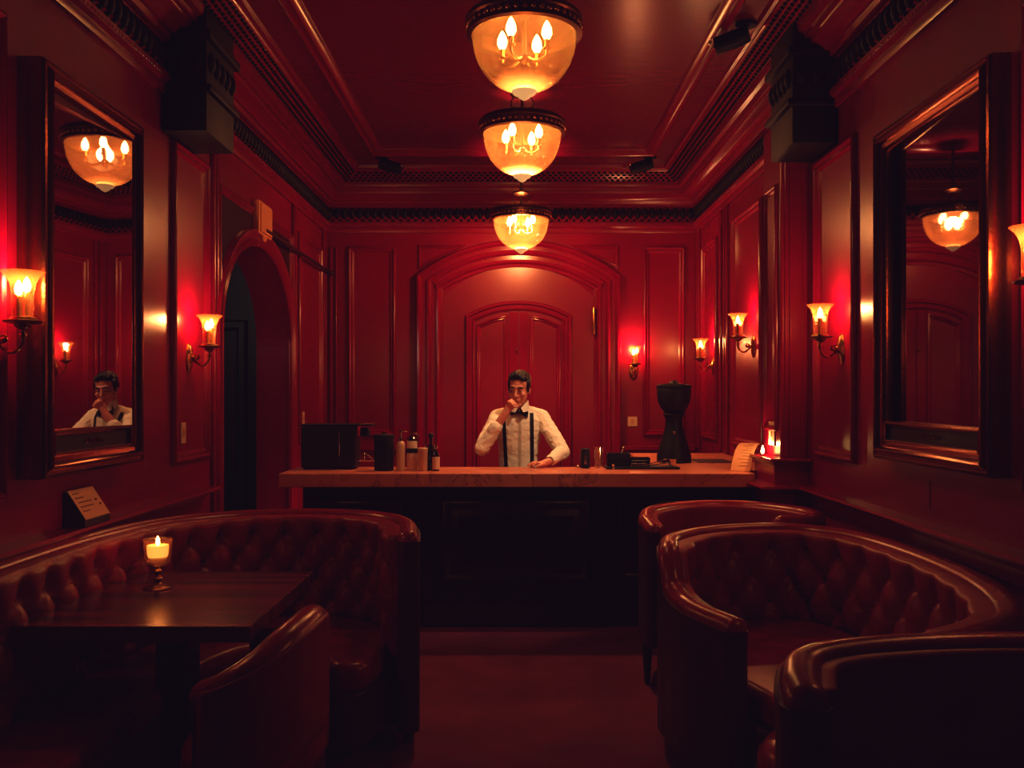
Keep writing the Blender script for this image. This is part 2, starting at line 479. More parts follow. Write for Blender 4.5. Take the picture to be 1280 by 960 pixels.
# cornice all round
CORN = [(0, 3.19), (.022, 3.19), (.03, 3.215), (.03, 3.235), (.05, 3.25), (.055, 3.285), (.022, 3.295), (.022, 3.465), (.055, 3.475), (.065, 3.50), (.085, 3.50),
        (.12, 3.535), (.16, 3.555), (.165, 3.575), (.19, 3.575), (.195, 3.60), (.225, 3.61), (.235, 3.64), (.235, 3.655), (.355, 3.725), (.365, 3.745), (.385, 3.75), (.395, 3.781)]
ring = [(WL, Y0), (WL, WB), (WR, WB), (WR, Y0)]
cornice = struct('trim_3', sweep(B(), ring, CORN, lambda x, y, h: (x, y, h), closed=False), M['trim'], None, True)
def place_on(side, s, off):
    if side == 'L': return Vector((WL + off, s, 0)), Vector((1, 0, 0)), Vector((0, 1, 0))
    if side == 'R': return Vector((WR - off, s, 0)), Vector((-1, 0, 0)), Vector((0, 1, 0))
    return Vector((s, WB - off, 0)), Vector((0, -1, 0)), Vector((1, 0, 0))
def bump(bm, c, n, t, up, w, h, d, k=6):
    """a carved egg: half ellipsoid standing on a face"""
    rings = []
    for lv, (rr, dd) in enumerate(((1, 0), (.85, .55), (.5, .88))):
        rings.append([bm.verts.new(c + t * (w * rr * cos(2 * PI * i / k)) + up * (h * rr * sin(2 * PI * i / k)) + n * (d * dd)) for i in range(k)])
    top = bm.verts.new(c + n * d)
    for a, b in zip(rings, rings[1:]):
        for i in range(k): bm.faces.new((a[i], a[(i + 1) % k], b[(i + 1) % k], b[i]))
    for i in range(k): bm.faces.new((rings[-1][i], rings[-1][(i + 1) % k], top))
UP = Vector((0, 0, 1))
runs = (('L', 1.5, WB), ('R', 1.5, WB), ('B', WL, WR))
bm = B(); bd = B()
for side, a, b in runs:
    s = a + .04
    while s < b - .03:
        c, n, t = place_on(side, s, .022)
        bump(bm, c + UP * 3.385, n, t, UP, .030, .062, .030, 8)
        c2, _, _ = place_on(side, s + .0375, .022)
        bump(bm, c2 + UP * 3.40, n, t, UP, .007, .055, .026, 5)
        bump(bm, c2 + UP * 3.315, n, t, UP, .016, .014, .02, 6)
        s += .075
struct('egg_and_dart_frieze', bm, M['dark_trim'], cornice, True)
# beaded cove above it: rows of small leaves on the sloping face
for side, a, b in runs:
    dslope = Vector((.12, .07)).normalized()
    for row in range(4):
        f = .12 + .25 * row
        off, z = .235 + .12 * f, 3.655 + .07 * f
        s = a + .03 + (.03 if row % 2 else 0)
        while s < b - .02:
            if not (side == 'B' and (s < WL + off or s > WR - off)) and not (side != 'B' and s > WB - off):
                c, n, t = place_on(side, s, off)
                up = (n * dslope.x + UP * dslope.y); nn = (n * dslope.y - UP * dslope.x)
                bump(bd, c + UP * z, nn, t, up, .021, .013, .014, 5)
            s += .055
struct('beaded_cove', bd, M['dark_trim'], cornice, False)
bd = B()
for side, a, b in runs:
    s = a + .02
    while s < b - .02:
        c, n, t = place_on(side, s, .045)
        bump(bd, c + UP * 3.267, (n - UP * .2).normalized(), t, UP, .010, .010, .012, 5)
        s += .035
struct('bead_string', bd, M['trim'], cornice, True)
# dark cornice brackets over the pilasters
for x0, x1, y0, y1 in ((WL, WL + .245, 4.92, 5.40), (WR - .26, WR, 5.16, 5.60)):
    bm = B(); box(bm, x0, x1, y0, y1, 2.99, CE, .01)
    sgn = 1 if x0 < 0 else -1
    xa = (x0, x1 + .03) if sgn > 0 else (x0 - .03, x1)
    box(bm, xa[0], xa[1], y0 - .03, y1 + .03, 3.48, 3.53, .008); box(bm, xa[0], xa[1], y0 - .02, y1 + .02, 3.2, 3.24, .008)
    for k in range(5):
        yy = y0 + .06 + k * (y1 - y0 - .12) / 4
        xf = x1 if sgn > 0 else x0
        bump(bm, Vector((xf, yy, 3.37)), Vector((sgn, 0, 0)), Vector((0, 1, 0)), UP, .03, .06, .03, 8)
    for k in range(3):
        xx = x0 + .05 + k * (x1 - x0 - .1) / 2
        bump(bm, Vector((xx, y0, 3.37)), Vector((0, -1, 0)), Vector((1, 0, 0)), UP, .03, .06, .03, 8)
    struct('cornice_bracket', bm, M['dark_trim'], cornice, True)

# chair rails with a ledge, baseboards
RAIL = [(0, .955), (.015, .955), (.02, .975), (.045, .985), (.055, .998), (.095, 1.0), (.10, 1.008), (.095, 1.02), (0, 1.024)]
struct('trim_4', sweep(B(), [(WL, Y0), (WL, 5.62)], RAIL, lambda x, y, h: (x, y, h), closed=False, cap=True), M['trim'], None, True)
struct('trim_5', sweep(B(), [(PX - .05, 6.14), (PX - .05, 5.66), (WR, 5.66), (WR, Y0)], RAIL, lambda x, y, h: (x, y, h), closed=False, cap=True), M['trim'], None, True)
BASEP = [(0, 0), (.02, 0), (.02, .12), (.012, .15), (0, .16)]
struct('baseboard_left', sweep(B(), [(WL, Y0), (WL, 2.3)], BASEP, lambda x, y, h: (x, y, h), closed=False), M['trim'])
struct('baseboard_right', sweep(B(), [(WR, 1.5), (WR, Y0)], BASEP, lambda x, y, h: (x, y, h), closed=False), M['trim'])

# ================================================================== CEILING LAMPS
def warm(parent, loc, power, col=(1, .50, .20), r=.03, name='lamp_light'):
    l = bpy.data.lights.new(name, 'POINT'); l.energy = power; l.color = col; l.shadow_soft_size = r
    o = bpy.data.objects.new(name, l); COL.objects.link(o); o.location = loc
    if parent: o.parent = parent
    return o

def ceiling_lamp(loc, s, canopy_h, stem_top, label, power, down, cone=98, glass='bowl'):
    """origin at the top of the bronze band"""
    t = thing('ceiling_lamp', label, 'ceiling lamp', loc, 0, 'glass bowl lamps down the middle of the ceiling')
    R = .32 * s
    bm = B(); revolve(bm, [(R * .30, .02 * s), (R * .72, .012 * s), (R * .95, 0), (R, -.02 * s), (R, -.035 * s), (R * .965, -.045 * s), (R * .965, -.085 * s), (R * .985, -.09 * s), (R * .985, -.10 * s), (R * .90, -.105 * s), (R * .88, -.08 * s), (R * .88, -.03 * s), (R * .3, .0)], n=48)
    band = link('rim_band', bm, M['bronze'], t, True)
    bm = B()
    for k in range(44):
        a = 2 * PI * k / 44
        n = Vector((cos(a), sin(a), 0)); tt = Vector((-sin(a), cos(a), 0))
        bump(bm, n * R * .963 + UP * (-.065 * s), n, tt, UP, .017 * s, .016 * s, .014 * s, 6)
    link('rim_ornament', bm, M['brass'], band, True)
    prof = []
    for k in range(17):
        a = PI / 2 * k / 16
        prof.append((R * .885 * cos(a) ** .85 if k < 16 else .035 * s, -.10 * s - .30 * s * sin(a)))
    bm = revolve(B(), prof, n=48); link('glass_bowl', bm, M[glass], t, 'all')
    zb = -.405 * s
    bm = revolve(B(), [(0, zb + .02 * s), (.06 * s, zb + .016 * s), (.07 * s, zb), (.06 * s, zb - .014 * s), (.04 * s, zb - .022 * s), (.03 * s, zb - .034 * s), (.012 * s, zb - .045 * s), (0, zb - .05 * s)], n=20)
    link('finial', bm, M['knob'], t, True)
    # canopy and stem
    bm = revolve(B(), [(0, canopy_h + .0), (.085 * s, canopy_h), (.085 * s, canopy_h - .012), (.05 * s, canopy_h - .028), (.018 * s, canopy_h - .035), (0, canopy_h - .035)], n=28)
    link('canopy', bm, M['bronze'], t, True)
    bm = revolve(B(), [(0, stem_top), (.012, stem_top), (.012, 0.01), (.03 * s, 0.0), (.012, -.02), (.012, -.20 * s), (.028 * s, -.21 * s), (.03 * s, -.235 * s), (.015 * s, -.255 * s), (0, -.26 * s)], n=16)
    for a in (0, PI):
        tube(bm, catmull([(.06 * s * cos(a), 0, canopy_h - .02), (.085 * s * cos(a), 0, canopy_h * .6), (.05 * s * cos(a), 0, canopy_h * .35), (.07 * s * cos(a), 0, .015)], 5), .006, 6)
    link('stem', bm, M['bronze'], t, True)
    for k in range(4):
        a = PI / 4 + PI / 2 * k + .25
        d = Vector((cos(a), sin(a), 0))
        r = .14 * s
        bm = tube(B(), catmull([d * .01 + UP * (-.215 * s), d * r * .5 + UP * (-.25 * s), d * r * .95 + UP * (-.235 * s), d * r + UP * (-.20 * s)], 5), .008 * s, 8)
        revolve(bm, [(0, -.205 * s), (.022 * s, -.20 * s), (.024 * s, -.193 * s), (0, -.19 * s)], tuple(d * r), 12)
        arm = link('candle_arm', bm, M['brass'], t, True)
        bm = revolve(B(), [(.014 * s, -.20 * s), (.014 * s, -.15 * s), (0, -.15 * s)], tuple(d * r), 12); link('candle_sleeve', bm, M['brass'], arm, True)
        bm = revolve(B(), [(0, -.15 * s), (.014 * s, -.147 * s), (.028 * s, -.120 * s), (.025 * s, -.09 * s), (.012 * s, -.06 * s), (0, -.045 * s)], tuple(d * r), 20); link('bulb', bm, M['bulb'], arm, 'all')
    warm(t, (0, 0, -.17 * s), power, (1, .46, .20), .06)
    l = bpy.data.lights.new('lamp_beam', 'SPOT'); l.energy = down; l.color = (1, .50, .22); l.spot_size = math.radians(cone); l.spot_blend = .6; l.shadow_soft_size = .10
    o = bpy.data.objects.new('lamp_beam', l); COL.objects.link(o); o.location = (0, 0, -.30 * s); o.parent = t
    return t
ceiling_lamp((.045, 5.0, 3.63), 1.0, .15, .15, 'largest glass bowl ceiling lamp, nearest the tables, cut by the top of the photo', 2.6, 34, 124)
ceiling_lamp((.045, 6.73, 3.585), 1.0, .195, .195, 'middle glass bowl ceiling lamp with four lit candle bulbs', 13, 250)
ceiling_lamp((.045, 8.2, 3.22), .86, .16, .56, 'smallest glass bowl lamp hanging on a stem in front of the arched door', 75, 120, 98, 'bowl_thin')

# ================================================================== SCONCES
def make_sconce(label, loc, rz):
    t = thing('wall_sconce', label, 'wall light', loc, rz, 'brass candle sconces on the red walls')
    bm = B(); revolve(bm, [(0, .022), (.018, .022), (.026, .016), (.040, .014), (.046, .008), (.05, .004), (.05, 0), (0, 0)], n=28, sx=1, sy=1.75, axis='x')
    ball(bm, (.025, 0, 0), .018)
    link('back_plate', bm, M['brass'], t, True)
    bm = tube(B(), catmull([(.02, 0, .0), (.045, 0, -.025), (.075, 0, -.043), (.105, 0, -.03), (.122, 0, .005), (.12, 0, .045)], 6), .0075, 8)
    ball(bm, (.045, 0, .0), (.02, .008, .012)); tube(bm, catmull([(.02, 0, .005), (.05, 0, .02), (.062, 0, .004), (.05, 0, -.006)], 5), .004, 6)
    ball(bm, (.121, 0, .018), .013)
    link('arm', bm, M['brass'], t, True)
    bm = revolve(B(), [(0, .035), (.012, .038), (.028, .05), (.03, .058), (.062, .064), (.066, .070), (.05, .072), (.045, .082), (.04, .084), (0, .084)], (.12, 0, 0), 24)
    link('drip_tray', bm, M['brass_dk'], t, True)
    for sgn, hh in ((-1, .075), (1, .09)):
        y = sgn * .0165; x = .12 + sgn * .006
        bm = revolve(B(), [(.0125, .082), (.0125, .082 + hh), (.009, .086 + hh), (0, .086 + hh)], (x, y, 0), 12); c = link('candle_tube', bm, M['brass'], t, True)
        z = .086 + hh
        bm = revolve(B(), [(0, z), (.010, z + .004), (.0145, z + .020), (.011, z + .038), (.004, z + .052), (0, z + .056)], (x, y, 0), 12); link('bulb', bm, M['bulb'], c, 'all')
    prof = [(.032, .083), (.036, .09), (.0365, .12), (.037, .15), (.039, .18), (.044, .206), (.056, .230), (.073, .246), (.076, .249)]
    bm = revolve(B(), prof, (.12, 0, 0), 32); link('glass_shade', bm, M['shade'], t, 'all')
    warm(t, (.12, 0, .225), 9.5, (1, .38, .15), .02)
    return t
G = 'brass candle sconces on the red walls'
sc0 = make_sconce('brass candle sconce left of the tall left mirror, cut by the photo edge', (WL, 3.32, 1.775), 0)
dup(sc0, (WL, 5.34, 1.79), 0, 'brass candle sconce on the left wall panel beside the dark archway', G)
dup(sc0, (WR, 5.11, 1.83), PI, 'brass candle sconce on the right wall panel between pier and tall mirror', G)
dup(sc0, (WR, 3.0, 1.88), PI, 'brass candle sconce at the far right photo edge beyond the right mirror', G)
dup(sc0, (WR, 7.0, 1.945), PI, 'brass candle sconce on the right wall panel behind the menu card', G)
dup(sc0, (WR, 8.42, 1.84), PI, 'brass candle sconce on the right wall above the coffee grinder', G)
dup(sc0, (1.176, WB, 1.81), -PI / 2, 'brass candle sconce on the back wall between arched door and panel', G)

# ================================================================== MIRRORS
FRAME = [(0, 0), (0, .05), (.006, .066), (.016, .07), (.024, .062), (.034, .075), (.046, .082), (.056, .072), (.062, .055), (.078, .05), (.086, .058), (.094, .05), (.098, .03), (.098, 0)]
def wall_mirror(label, f, y0, y1, z0, z1, tilt, glassm, deep):
    t = thing('wall_mirror', label, 'mirror', f((y0 + y1) / 2, z0, 0))
    o = Vector(t.location)
    ff = lambda y, z, h: tuple(Vector(f(y, z, h)) - o)
    link('mirror_frame', sweep(B(), rect(y0, y1, z0, z1), [(u, h + (deep if h > 0 else 0)) for u, h in FRAME], ff), M['gilt'], t, True)
    zb = z0 + .17
    link('lower_bar', sweep(B(), rect(y0 + .095, y1 - .095, z0 + .075, zb + .012), [(0, 0), (0, .05 + deep), (.01, .058 + deep), (.02, .05 + deep), (.022, .035 + deep), (.07, .035 + deep)], ff), M['gilt'], t, True)
    bm = B(); bm.faces.new([bm.verts.new(ff(y, z, .036 + deep)) for y, z in ((y0 + .1, z0 + .09), (y1 - .1, z0 + .09), (y1 - .1, zb), (y0 + .1, zb))])
    pl = link('name_plate', bm, M['matte'], t)
    bm = B(); n = 7; ym = (y0 + y1) / 2
    for k in range(n):
        yy = ym - .075 + .15 * k / (n - 1)
        pts = [ff(yy - .008, z0 + .118, .039 + deep), ff(yy - .003, z0 + .134 + .004 * (k % 3), .039 + deep), ff(yy + .003, z0 + .120, .039 + deep), ff(yy + .009, z0 + .130, .039 + deep)]
        tube(bm, pts, .0018, 5)
    link('engraved_mark', bm, M['gilt'], pl)
    ya, yb = y0 + .085, y1 - .085
    bm = B(); h0, h1 = tilt
    bm.faces.new([bm.verts.new(ff(y, z, h)) for y, z, h in ((ya, zb, h0), (yb, zb, h1), (yb, z1 - .085, h1), (ya, z1 - .085, h0))])
    link('mirror_glass', bm, glassm, t)
    return t
wall_mirror('tall mirror in red gilt frame on the left wall, reflecting the barman', fL, 3.50, 4.44, 1.255, 2.868, (.012, .090), M['mirror'], .04)
wall_mirror('tall dark mirror in red gilt frame on the right wall', fR, 3.36, 4.46, 1.272, 2.83, (.056, .020), M['mirror_dim'], .015)

# ================================================================== SMALL WALL FITTINGS
def outlet(name, label, loc, rz, cat, w=.075, h=.085):
    t = thing(name, label, cat, loc, rz)
    link('cover_plate', box(B(), 0, .008, -w / 2, w / 2, -h / 2, h / 2, .003), M['plate'], t)
    bm = B(); box(bm, .008, .011, -.016, .016, -.022, .022, .001); link('rocker', bm, M['amber'], t)
    return t
outlet('light_switch', 'ivory light switch on the left wall below the candle sconce', (WL, 5.24, 1.36), 0, 'light switch', .075, .12)
outlet('light_switch', 'narrow ivory light switch on the left wall just above the coffee machine', (WL, 8.2, 1.366), 0, 'light switch', .08, .12)
outlet('wall_socket', 'square ivory wall socket on the back wall below the candle sconce', (1.165, WB, 1.31), -PI / 2, 'wall socket', .095, .095)
outlet('light_switch', 'tall ivory light switch on the pier above the menu card', (PX, 5.88, 1.33), PI, 'light switch', .13, .15)

# wooden bracket and curtain rod above the arch
t = thing('curtain_rod', 'orange wooden bracket with a slim rod running along above the archway', 'curtain rod', (WL, 6.80, 2.845))
bm = B(); box(bm, .0, .05, -.17, .17, -.10, .14, .004); box(bm, .05, .062, -.145, .145, -.085, .125, .004)
bm2 = bm
v = [bm.verts.new(p) for p in ((.0, -.06, -.10), (.0, .06, -.10), (.05, -.06, -.10), (.05, .06, -.10), (.025, 0, -.18))]
for f in ((0, 2, 4), (2, 3, 4), (3, 1, 4), (1, 0, 4)): bm.faces.new([v[i] for i in f])
link('bracket', bm, M['orange'], t)
link('rod', tube(B(), [(.055, -.02, -.055), (.055, 2.36, -.055)], .015, 12), M['bronze'], t, True)
bm = B(); ball(bm, (.055, 2.365, -.055), .026); box(bm, 0, .06, 2.28, 2.31, -.075, -.035, .003); link('end_ball', bm, M['bronze'], t, True)

# black ceiling spotlights
def spot(loc, rz, label):
    t = thing('ceiling_spotlight', label, 'spotlight', loc, rz)
    link('mount', revolve(B(), [(0, 0), (.06, 0), (.06, -.02), (0, -.025)], n=20), M['black'], t, True)
    link('swivel_arm', tube(B(), [(0, 0, -.02), (.0, 0, -.06), (.04, 0, -.085)], .01, 8), M['black'], t, True)
    hd = link('lamp_head', tube(B(), [(-.02, 0, -.065), (.05, 0, -.085), (.18, 0, -.12)], [.045, .055, .05], 16), M['black'], t, True)
    bm = B()
    for k in range(5): ball(bm, (.19 + .018 * (k % 2), -.05 + .025 * k, -.10 + .012 * (k % 3)), .012, 8, 6)
    link('crystal_trim', bm, M['steel'], hd, True)
    return t
spot((-1.24, 8.5, CE), 0, 'small black ceiling spotlight at the left end of the back cornice')
spot((1.24, 8.5, CE), PI, 'small black ceiling spotlight at the right end of the back cornice')
sp = spot((1.36, 5.45, CE), PI * .9, 'small black ceiling spotlight above the pier on the right')
l = bpy.data.lights.new('spot_beam', 'SPOT'); l.energy = 175; l.color = (1, .62, .32); l.spot_size = math.radians(46); l.spot_blend = .9; l.shadow_soft_size = .05
o = bpy.data.objects.new('spot_beam', l); COL.objects.link(o); o.location = (1.12, 5.44, CE - .15)
o.rotation_euler = (Vector((.05, 6.6, 1.3)) - Vector(o.location)).to_track_quat('-Z', 'Y').to_euler()
warm(None, (-2.6, 6.0, 2.6), 9, (1, .7, .5), .1, 'passage_fill')  # added fill with no fixture, brings out the passage door frames

# ================================================================== BAR
BZ, BT = 1.07, .09
poly = [(-1.53, 5.93), (1.545, 5.93), (1.545, 6.20), (1.795, 6.20), (1.795, 8.0), (.98, 8.0), (.98, 6.47), (-1.53, 6.47)]
bm = B(); f = bm.faces.new([bm.verts.new((x, y, BZ - BT)) for x, y in poly])
r = bmesh.ops.extrude_face_region(bm, geom=[f]); bmesh.ops.translate(bm, vec=(0, 0, BT), verts=[g for g in r['geom'] if isinstance(g, bmesh.types.BMVert)])
bmesh.ops.bevel(bm, geom=[e for e in bm.edges], offset=.006, segments=2, affect='EDGES', profile=.5)
tag(link('bar_worktop', bm, M['stone'], None), 'long veined stone worktop along the top of the bar', 'countertop')
t = thing('bar_cabinet', 'black panelled bar front standing below the stone worktop', 'bar', (0, 6.3, 0))
bm = B(); box(bm, -1.46, 1.53, 0, .12, 0, BZ - BT, .004); box(bm, 1.06, 1.79, .12, 1.66, 0, BZ - BT, .004)
link('carcass', bm, M['blackwood'], t)
bm = B()
for a, b, h in ((-1.47, -.62, .05), (-.62, .64, .075), (.64, 1.53, .05)):
    box(bm, a, b, -h + .01, .01, 0, .19, .004); box(bm, a, b, -h - .01, .01, .19, .205, .005); box(bm, a, b, -h + .01, .01, .205, .225, .006)
link('plinth', bm, M['blackwood'], t)
for a, b in ((-1.42, -.78), (-.50, .50), (.70, 1.46)):
    link('front_panel', sweep(B(), rect(a, b, .30, .86), [(0, 0), (0, .03), (.02, .04), (.04, .03), (.06, .014), (.08, .02), (.10, .03), (.12, .03)], lambda x, z, h: (x, -h, z)), M['blackwood'], t, True)
for x in (-.64, .6): link('pilaster', box(B(), x - .08, x + .08, -.05, .01, .225, BZ - BT, .006), M['blackwood'], t)

# --- things on the bar
# coffee machine
t = thing('coffee_machine', 'large black coffee machine at the left end of the bar', 'coffee machine', (-1.275, 6.24, BZ))
bm = B(); box(bm, -.185, .185, 0, .22, .012, .295, .012); link('body', bm, M['black'], t)
for x in (-.16, .16):
    for y in (.03, .19): link('foot', revolve(B(), [(0, 0), (.014, 0), (.014, .014), (0, .014)], (x, y, 0), 10), M['matte'], t)
bm = B(); box(bm, -.19, .215, -.005, .225, .295, .308, .004); box(bm, .19, .30, .04, .18, .294, .304, .003); link('top_tray', bm, M['black'], t)
bm = B(); tube(bm, [(.18, .05, .310), (.30, .05, .314), (.305, .17, .314), (.18, .17, .310)], .005, 6); link('cup_rail', bm, M['steel'], t, True)
bm = B(); revolve(bm, [(0, .225), (.036, .225), (.036, .255), (.028, .28), (0, .28)], (.235, .11, 0), 20); link('group_head', bm, M['black'], t, True)
bm = B(); box(bm, .182, .19, .06, .16, .22, .29); link('side_bracket', bm, M['steel'], t); link('front_handle', box(B(), .075, .08, -.006, 0.001, .09, .26), M['steel'], t)
bm = B(); tube(bm, [(.19, .08, .055), (.32, .08, .058)], .006, 8); tube(bm, [(.235, .08, .056), (.235, .08, .11)], .004, 6); tube(bm, [(.235, .08, .11), (.30, .08, .06)], .003, 6); tube(bm, catmull([(.32, .08, .058), (.325, .07, .04), (.318, .06, .002)], 4), .004, 6)
link('steam_wand', bm, M['steel'], t, True)
# black ribbed canister
t = thing('canister', 'black ribbed canister with dark lid beside the coffee machine', 'canister', (-.885, 6.17, BZ))
prof = [(0, 0), (.060, 0), (.066, .008)] + [(.066 + .002 * ((k % 2) * 2 - 1), .02 + k * .012) for k in range(16)] + [(.064, .215), (0, .215)]
link('body', revolve(B(), prof, n=28), M['black'], t, True)
link('lid', revolve(B(), [(.068, .215), (.070, .22), (.070, .238), (.05, .244), (.014, .246), (.014, .256), (0, .256)], n=28), M['matte'], t, True)
# pump bottle
t = thing('pump_bottle', 'slim amber pump bottle with steel nozzle on the bar', 'bottle', (-.772, 6.16, BZ))
link('body', revolve(B(), [(0, 0), (.029, 0), (.031, .006), (.031, .17), (.026, .188), (.012, .198), (.012, .205), (0, .205)], n=24), M['amber'], t, True)
bm = revolve(B(), [(.014, .20), (.014, .222), (.006, .226), (.006, .255), (.013, .258), (.013, .27), (0, .272)], n=14); tube(bm, [(0, 0, .264), (.035, -.01, .264), (.04, -.012, .258)], .005, 8)
link('pump', bm, M['steel'], t, True)
# swing-top jar
t = thing('storage_jar', 'tall clip-top jar with dark band among the bar bottles', 'jar', (-.697, 6.17, BZ))
link('body', revolve(B(), [(0, 0), (.034, 0), (.037, .008), (.037, .13), (.034, .15), (.034, .195), (.03, .20), (0, .20)], n=24), M['label'], t, True)
link('band', revolve(B(), [(.0375, .118), (.0385, .12), (.0385, .148), (.036, .15)], n=24), M['black'], t, True)
link('lid', revolve(B(), [(.032, .20), (.034, .203), (.034, .215), (.02, .228), (.01, .235), (0, .236)], n=20), M['darkglass'], t, True)
link('clip', tube(B(), catmull([(.036, -.01, .19), (.045, -.01, .225), (.025, -.01, .248), (-.005, -.01, .246)], 5), .005, 6), M['steel'], t, True)
# beige canister
t = thing('ceramic_pot', 'short beige ceramic pot between the clip-top jar and dark bottle', 'pot', (-.622, 6.135, BZ))
link('body', revolve(B(), [(0, 0), (.029, 0), (.032, .006), (.032, .125), (.034, .128), (.034, .15), (.03, .154), (0, .155)], n=24), M['amber'], t, True)
link('spoon', tube(B(), [(.012, 0, .15), (.022, -.004, .178)], .005, 8), M['steel'], t, True)
# dark bottle
t = thing('liquor_bottle', 'dark glass bottle with black stopper, tallest at the right of the bottles', 'bottle', (-.572, 6.19, BZ))
link('body', revolve(B(), [(0, 0), (.026, 0), (.028, .006), (.028, .14), (.022, .165), (.011, .182), (.011, .21), (.013, .212), (.013, .22), (0, .22)], n=22), M['darkglass'], t, True)
link('stopper', revolve(B(), [(.012, .22), (.018, .224), (.018, .245), (.01, .25), (0, .25)], n=16), M['matte'], t, True)
# labelled bottle
t = thing('bitters_bottle', 'small paper-wrapped bottle rightmost of the bottles left of the barman', 'bottle', (-.533, 6.13, BZ))
link('body', revolve(B(), [(0, 0), (.022, 0), (.024, .005), (.024, .10), (.018, .118), (.009, .13), (.009, .155), (0, .155)], n=22), M['darkglass'], t, True)
link('paper_label', revolve(B(), [(.0245, .012), (.0247, .014), (.0247, .092), (.0245, .095)], n=22), M['label'], t, True)
link('cap', revolve(B(), [(.011, .15), (.012, .152), (.012, .17), (0, .172)], n=14), M['steel'], t, True)
# right side
t = thing('shaker_jar', 'small black lidded jar right of the barman', 'jar', (.478, 6.36, BZ))
link('body', revolve(B(), [(0, 0), (.032, 0), (.034, .006), (.034, .10), (.028, .112), (0, .112)], n=24), M['black'], t, True)
link('lid', revolve(B(), [(.030, .112), (.031, .114), (.031, .132), (.026, .138), (0, .139)], n=24), M['matte'], t, True)
bm = B(); box(bm, -.008, .008, -.0355, -.0335, .03, .09); link('label_strip', bm, M['steel'], t)
t = thing('drinking_glass', 'empty clear tall tumbler right of the black jar', 'glass', (.575, 6.38, BZ))
link('tumbler', revolve(B(), [(0, .008), (.028, .008), (.033, .145), (.0345, .145), (.031, .003), (.028, 0), (0, 0)], n=28), M['clear'], t, 'all')
t = thing('jigger', 'tiny steel jigger in front of the black bar tray', 'jigger', (.66, 6.24, BZ))
link('cup', revolve(B(), [(0, .0), (.012, 0), (.006, .018), (.010, .036), (.009, .036), (.004, .02), (0, .02)], n=16), M['steel'], t, True)
tag(link('bottle_stopper', ball(B(), (0, 0, .012), .012), M['steel'], None, True), 'small round steel stopper lying left of the black jar', 'stopper').location = (.425, 6.33, BZ)
# bar tray with compartments
t = thing('bar_tray', 'low black bar tray with divided caddy right of the tumbler', 'tray', (.865, 6.34, BZ))
bm = B(); box(bm, -.25, .25, -.09, .09, 0, .016, .004); link('base', bm, M['black'], t)
bm = B()
for x0, x1, y0, y1, h in ((-.235, -.08, -.02, .075, .105), (-.075, .06, -.0, .075, .075)):
    box(bm, x0, x1, y0, y0 + .006, .014, h); box(bm, x0, x1, y1 - .006, y1, .014, h); box(bm, x0, x0 + .006, y0, y1, .014, h); box(bm, x1 - .006, x1, y0, y1, .014, h); box(bm, x0, x1, y0, y1, .014, .02)
    box(bm, x0, x1, y0 - .003, y0 + .001, h * .55, h * .6)
link('caddy', bm, M['black'], t)
bm = B()
for k in range(4): revolve(bm, [(.008, 0), (.011, .0), (.011, .004), (.008, .004)], (-.07 + .026 * k, -.045, .02 + .014 * (k % 2)), 12, axis='y')
for z in (.035, .055): tube(bm, [(-.075, -.022, z), (.03, -.022, z)], .002, 6)
link('wire_holder', bm, M['steel'], t, True)
GT = 'steel bar tools laid on the black tray'
tool_l = ['long steel bar spoon lying across the front of the black tray', 'steel muddler lying behind the bar spoon on the black tray', 'short steel strainer handle standing in the black caddy']
for k, (pts, kind) in enumerate((([(.01, -.055, .022), (.17, -.05, .04)], 'bar_spoon'), ([(.02, -.02, .022), (.165, .0, .062)], 'muddler'), ([(-.16, .03, .024), (-.12, .03, .14)], 'strainer'))):
    bm = tube(B(), [(p[0] + .865, p[1] + 6.34, p[2] + BZ) for p in pts], .0035, 8)
    e = pts[1]; ball(bm, (e[0] + .865, e[1] + 6.34, e[2] + BZ), (.014, .009, .006)); tag(link(kind, bm, M['steel'], None, True), tool_l[k], 'bar tool', GT)
t = thing('metal_cup', 'small steel cup at the right end of the black bar tray', 'cup', (1.075, 6.32, BZ + .016))
link('cup', revolve(B(), [(0, 0), (.024, 0), (.027, .05), (.0255, .05), (.023, .004), (0, .004)], n=22), M['steel'], t, True)
# coffee grinder
t = thing('coffee_grinder', 'tall black coffee grinder with wide round hopper on the bar', 'coffee grinder', (1.19, 6.93, BZ))
link('base', revolve(B(), [(0, 0), (.125, 0), (.13, .01), (.128, .05), (.11, .12), (.085, .19), (.075, .24), (0, .24)], n=40), M['black'], t, True)
link('neck', revolve(B(), [(.074, .24), (.066, .27), (.064, .33), (.075, .345), (.08, .36), (.072, .372), (.085, .385)], n=36), M['black'], t, True)
link('hopper', revolve(B(), [(.075, .385), (.10, .41), (.122, .46), (.128, .52), (.128, .555), (.124, .56), (0, .56)], n=44), M['matte'], t, True)
link('hopper_lid', revolve(B(), [(.13, .558), (.133, .565), (.13, .578), (.11, .588), (.04, .594), (.03, .61), (.024, .614), (0, .615)], n=44), M['matte'], t, True)
bm = B(); ball(bm, (-.012, -.081, .225), (.011, .007, .011)); link('badge', bm, M['steel'], t, True)
bm = B(); box(bm, -.04, .04, -.16, -.10, .0, .02, .005); link('drip_catcher', bm, M['black'], t)
tag(link('bar_mat', box(B(), 1.36, 1.62, 6.85, 7.2, BZ, BZ + .006, .002), M['matte']), 'flat black bar mat on the return right of the grinder', 'bar mat')
tag(link('pen', tube(B(), [(1.40, 6.80, BZ + .005), (1.47, 6.79, BZ + .005)], .0045, 8), M['steel'], None, True), 'small steel pen lying beside the flat black bar mat', 'pen')
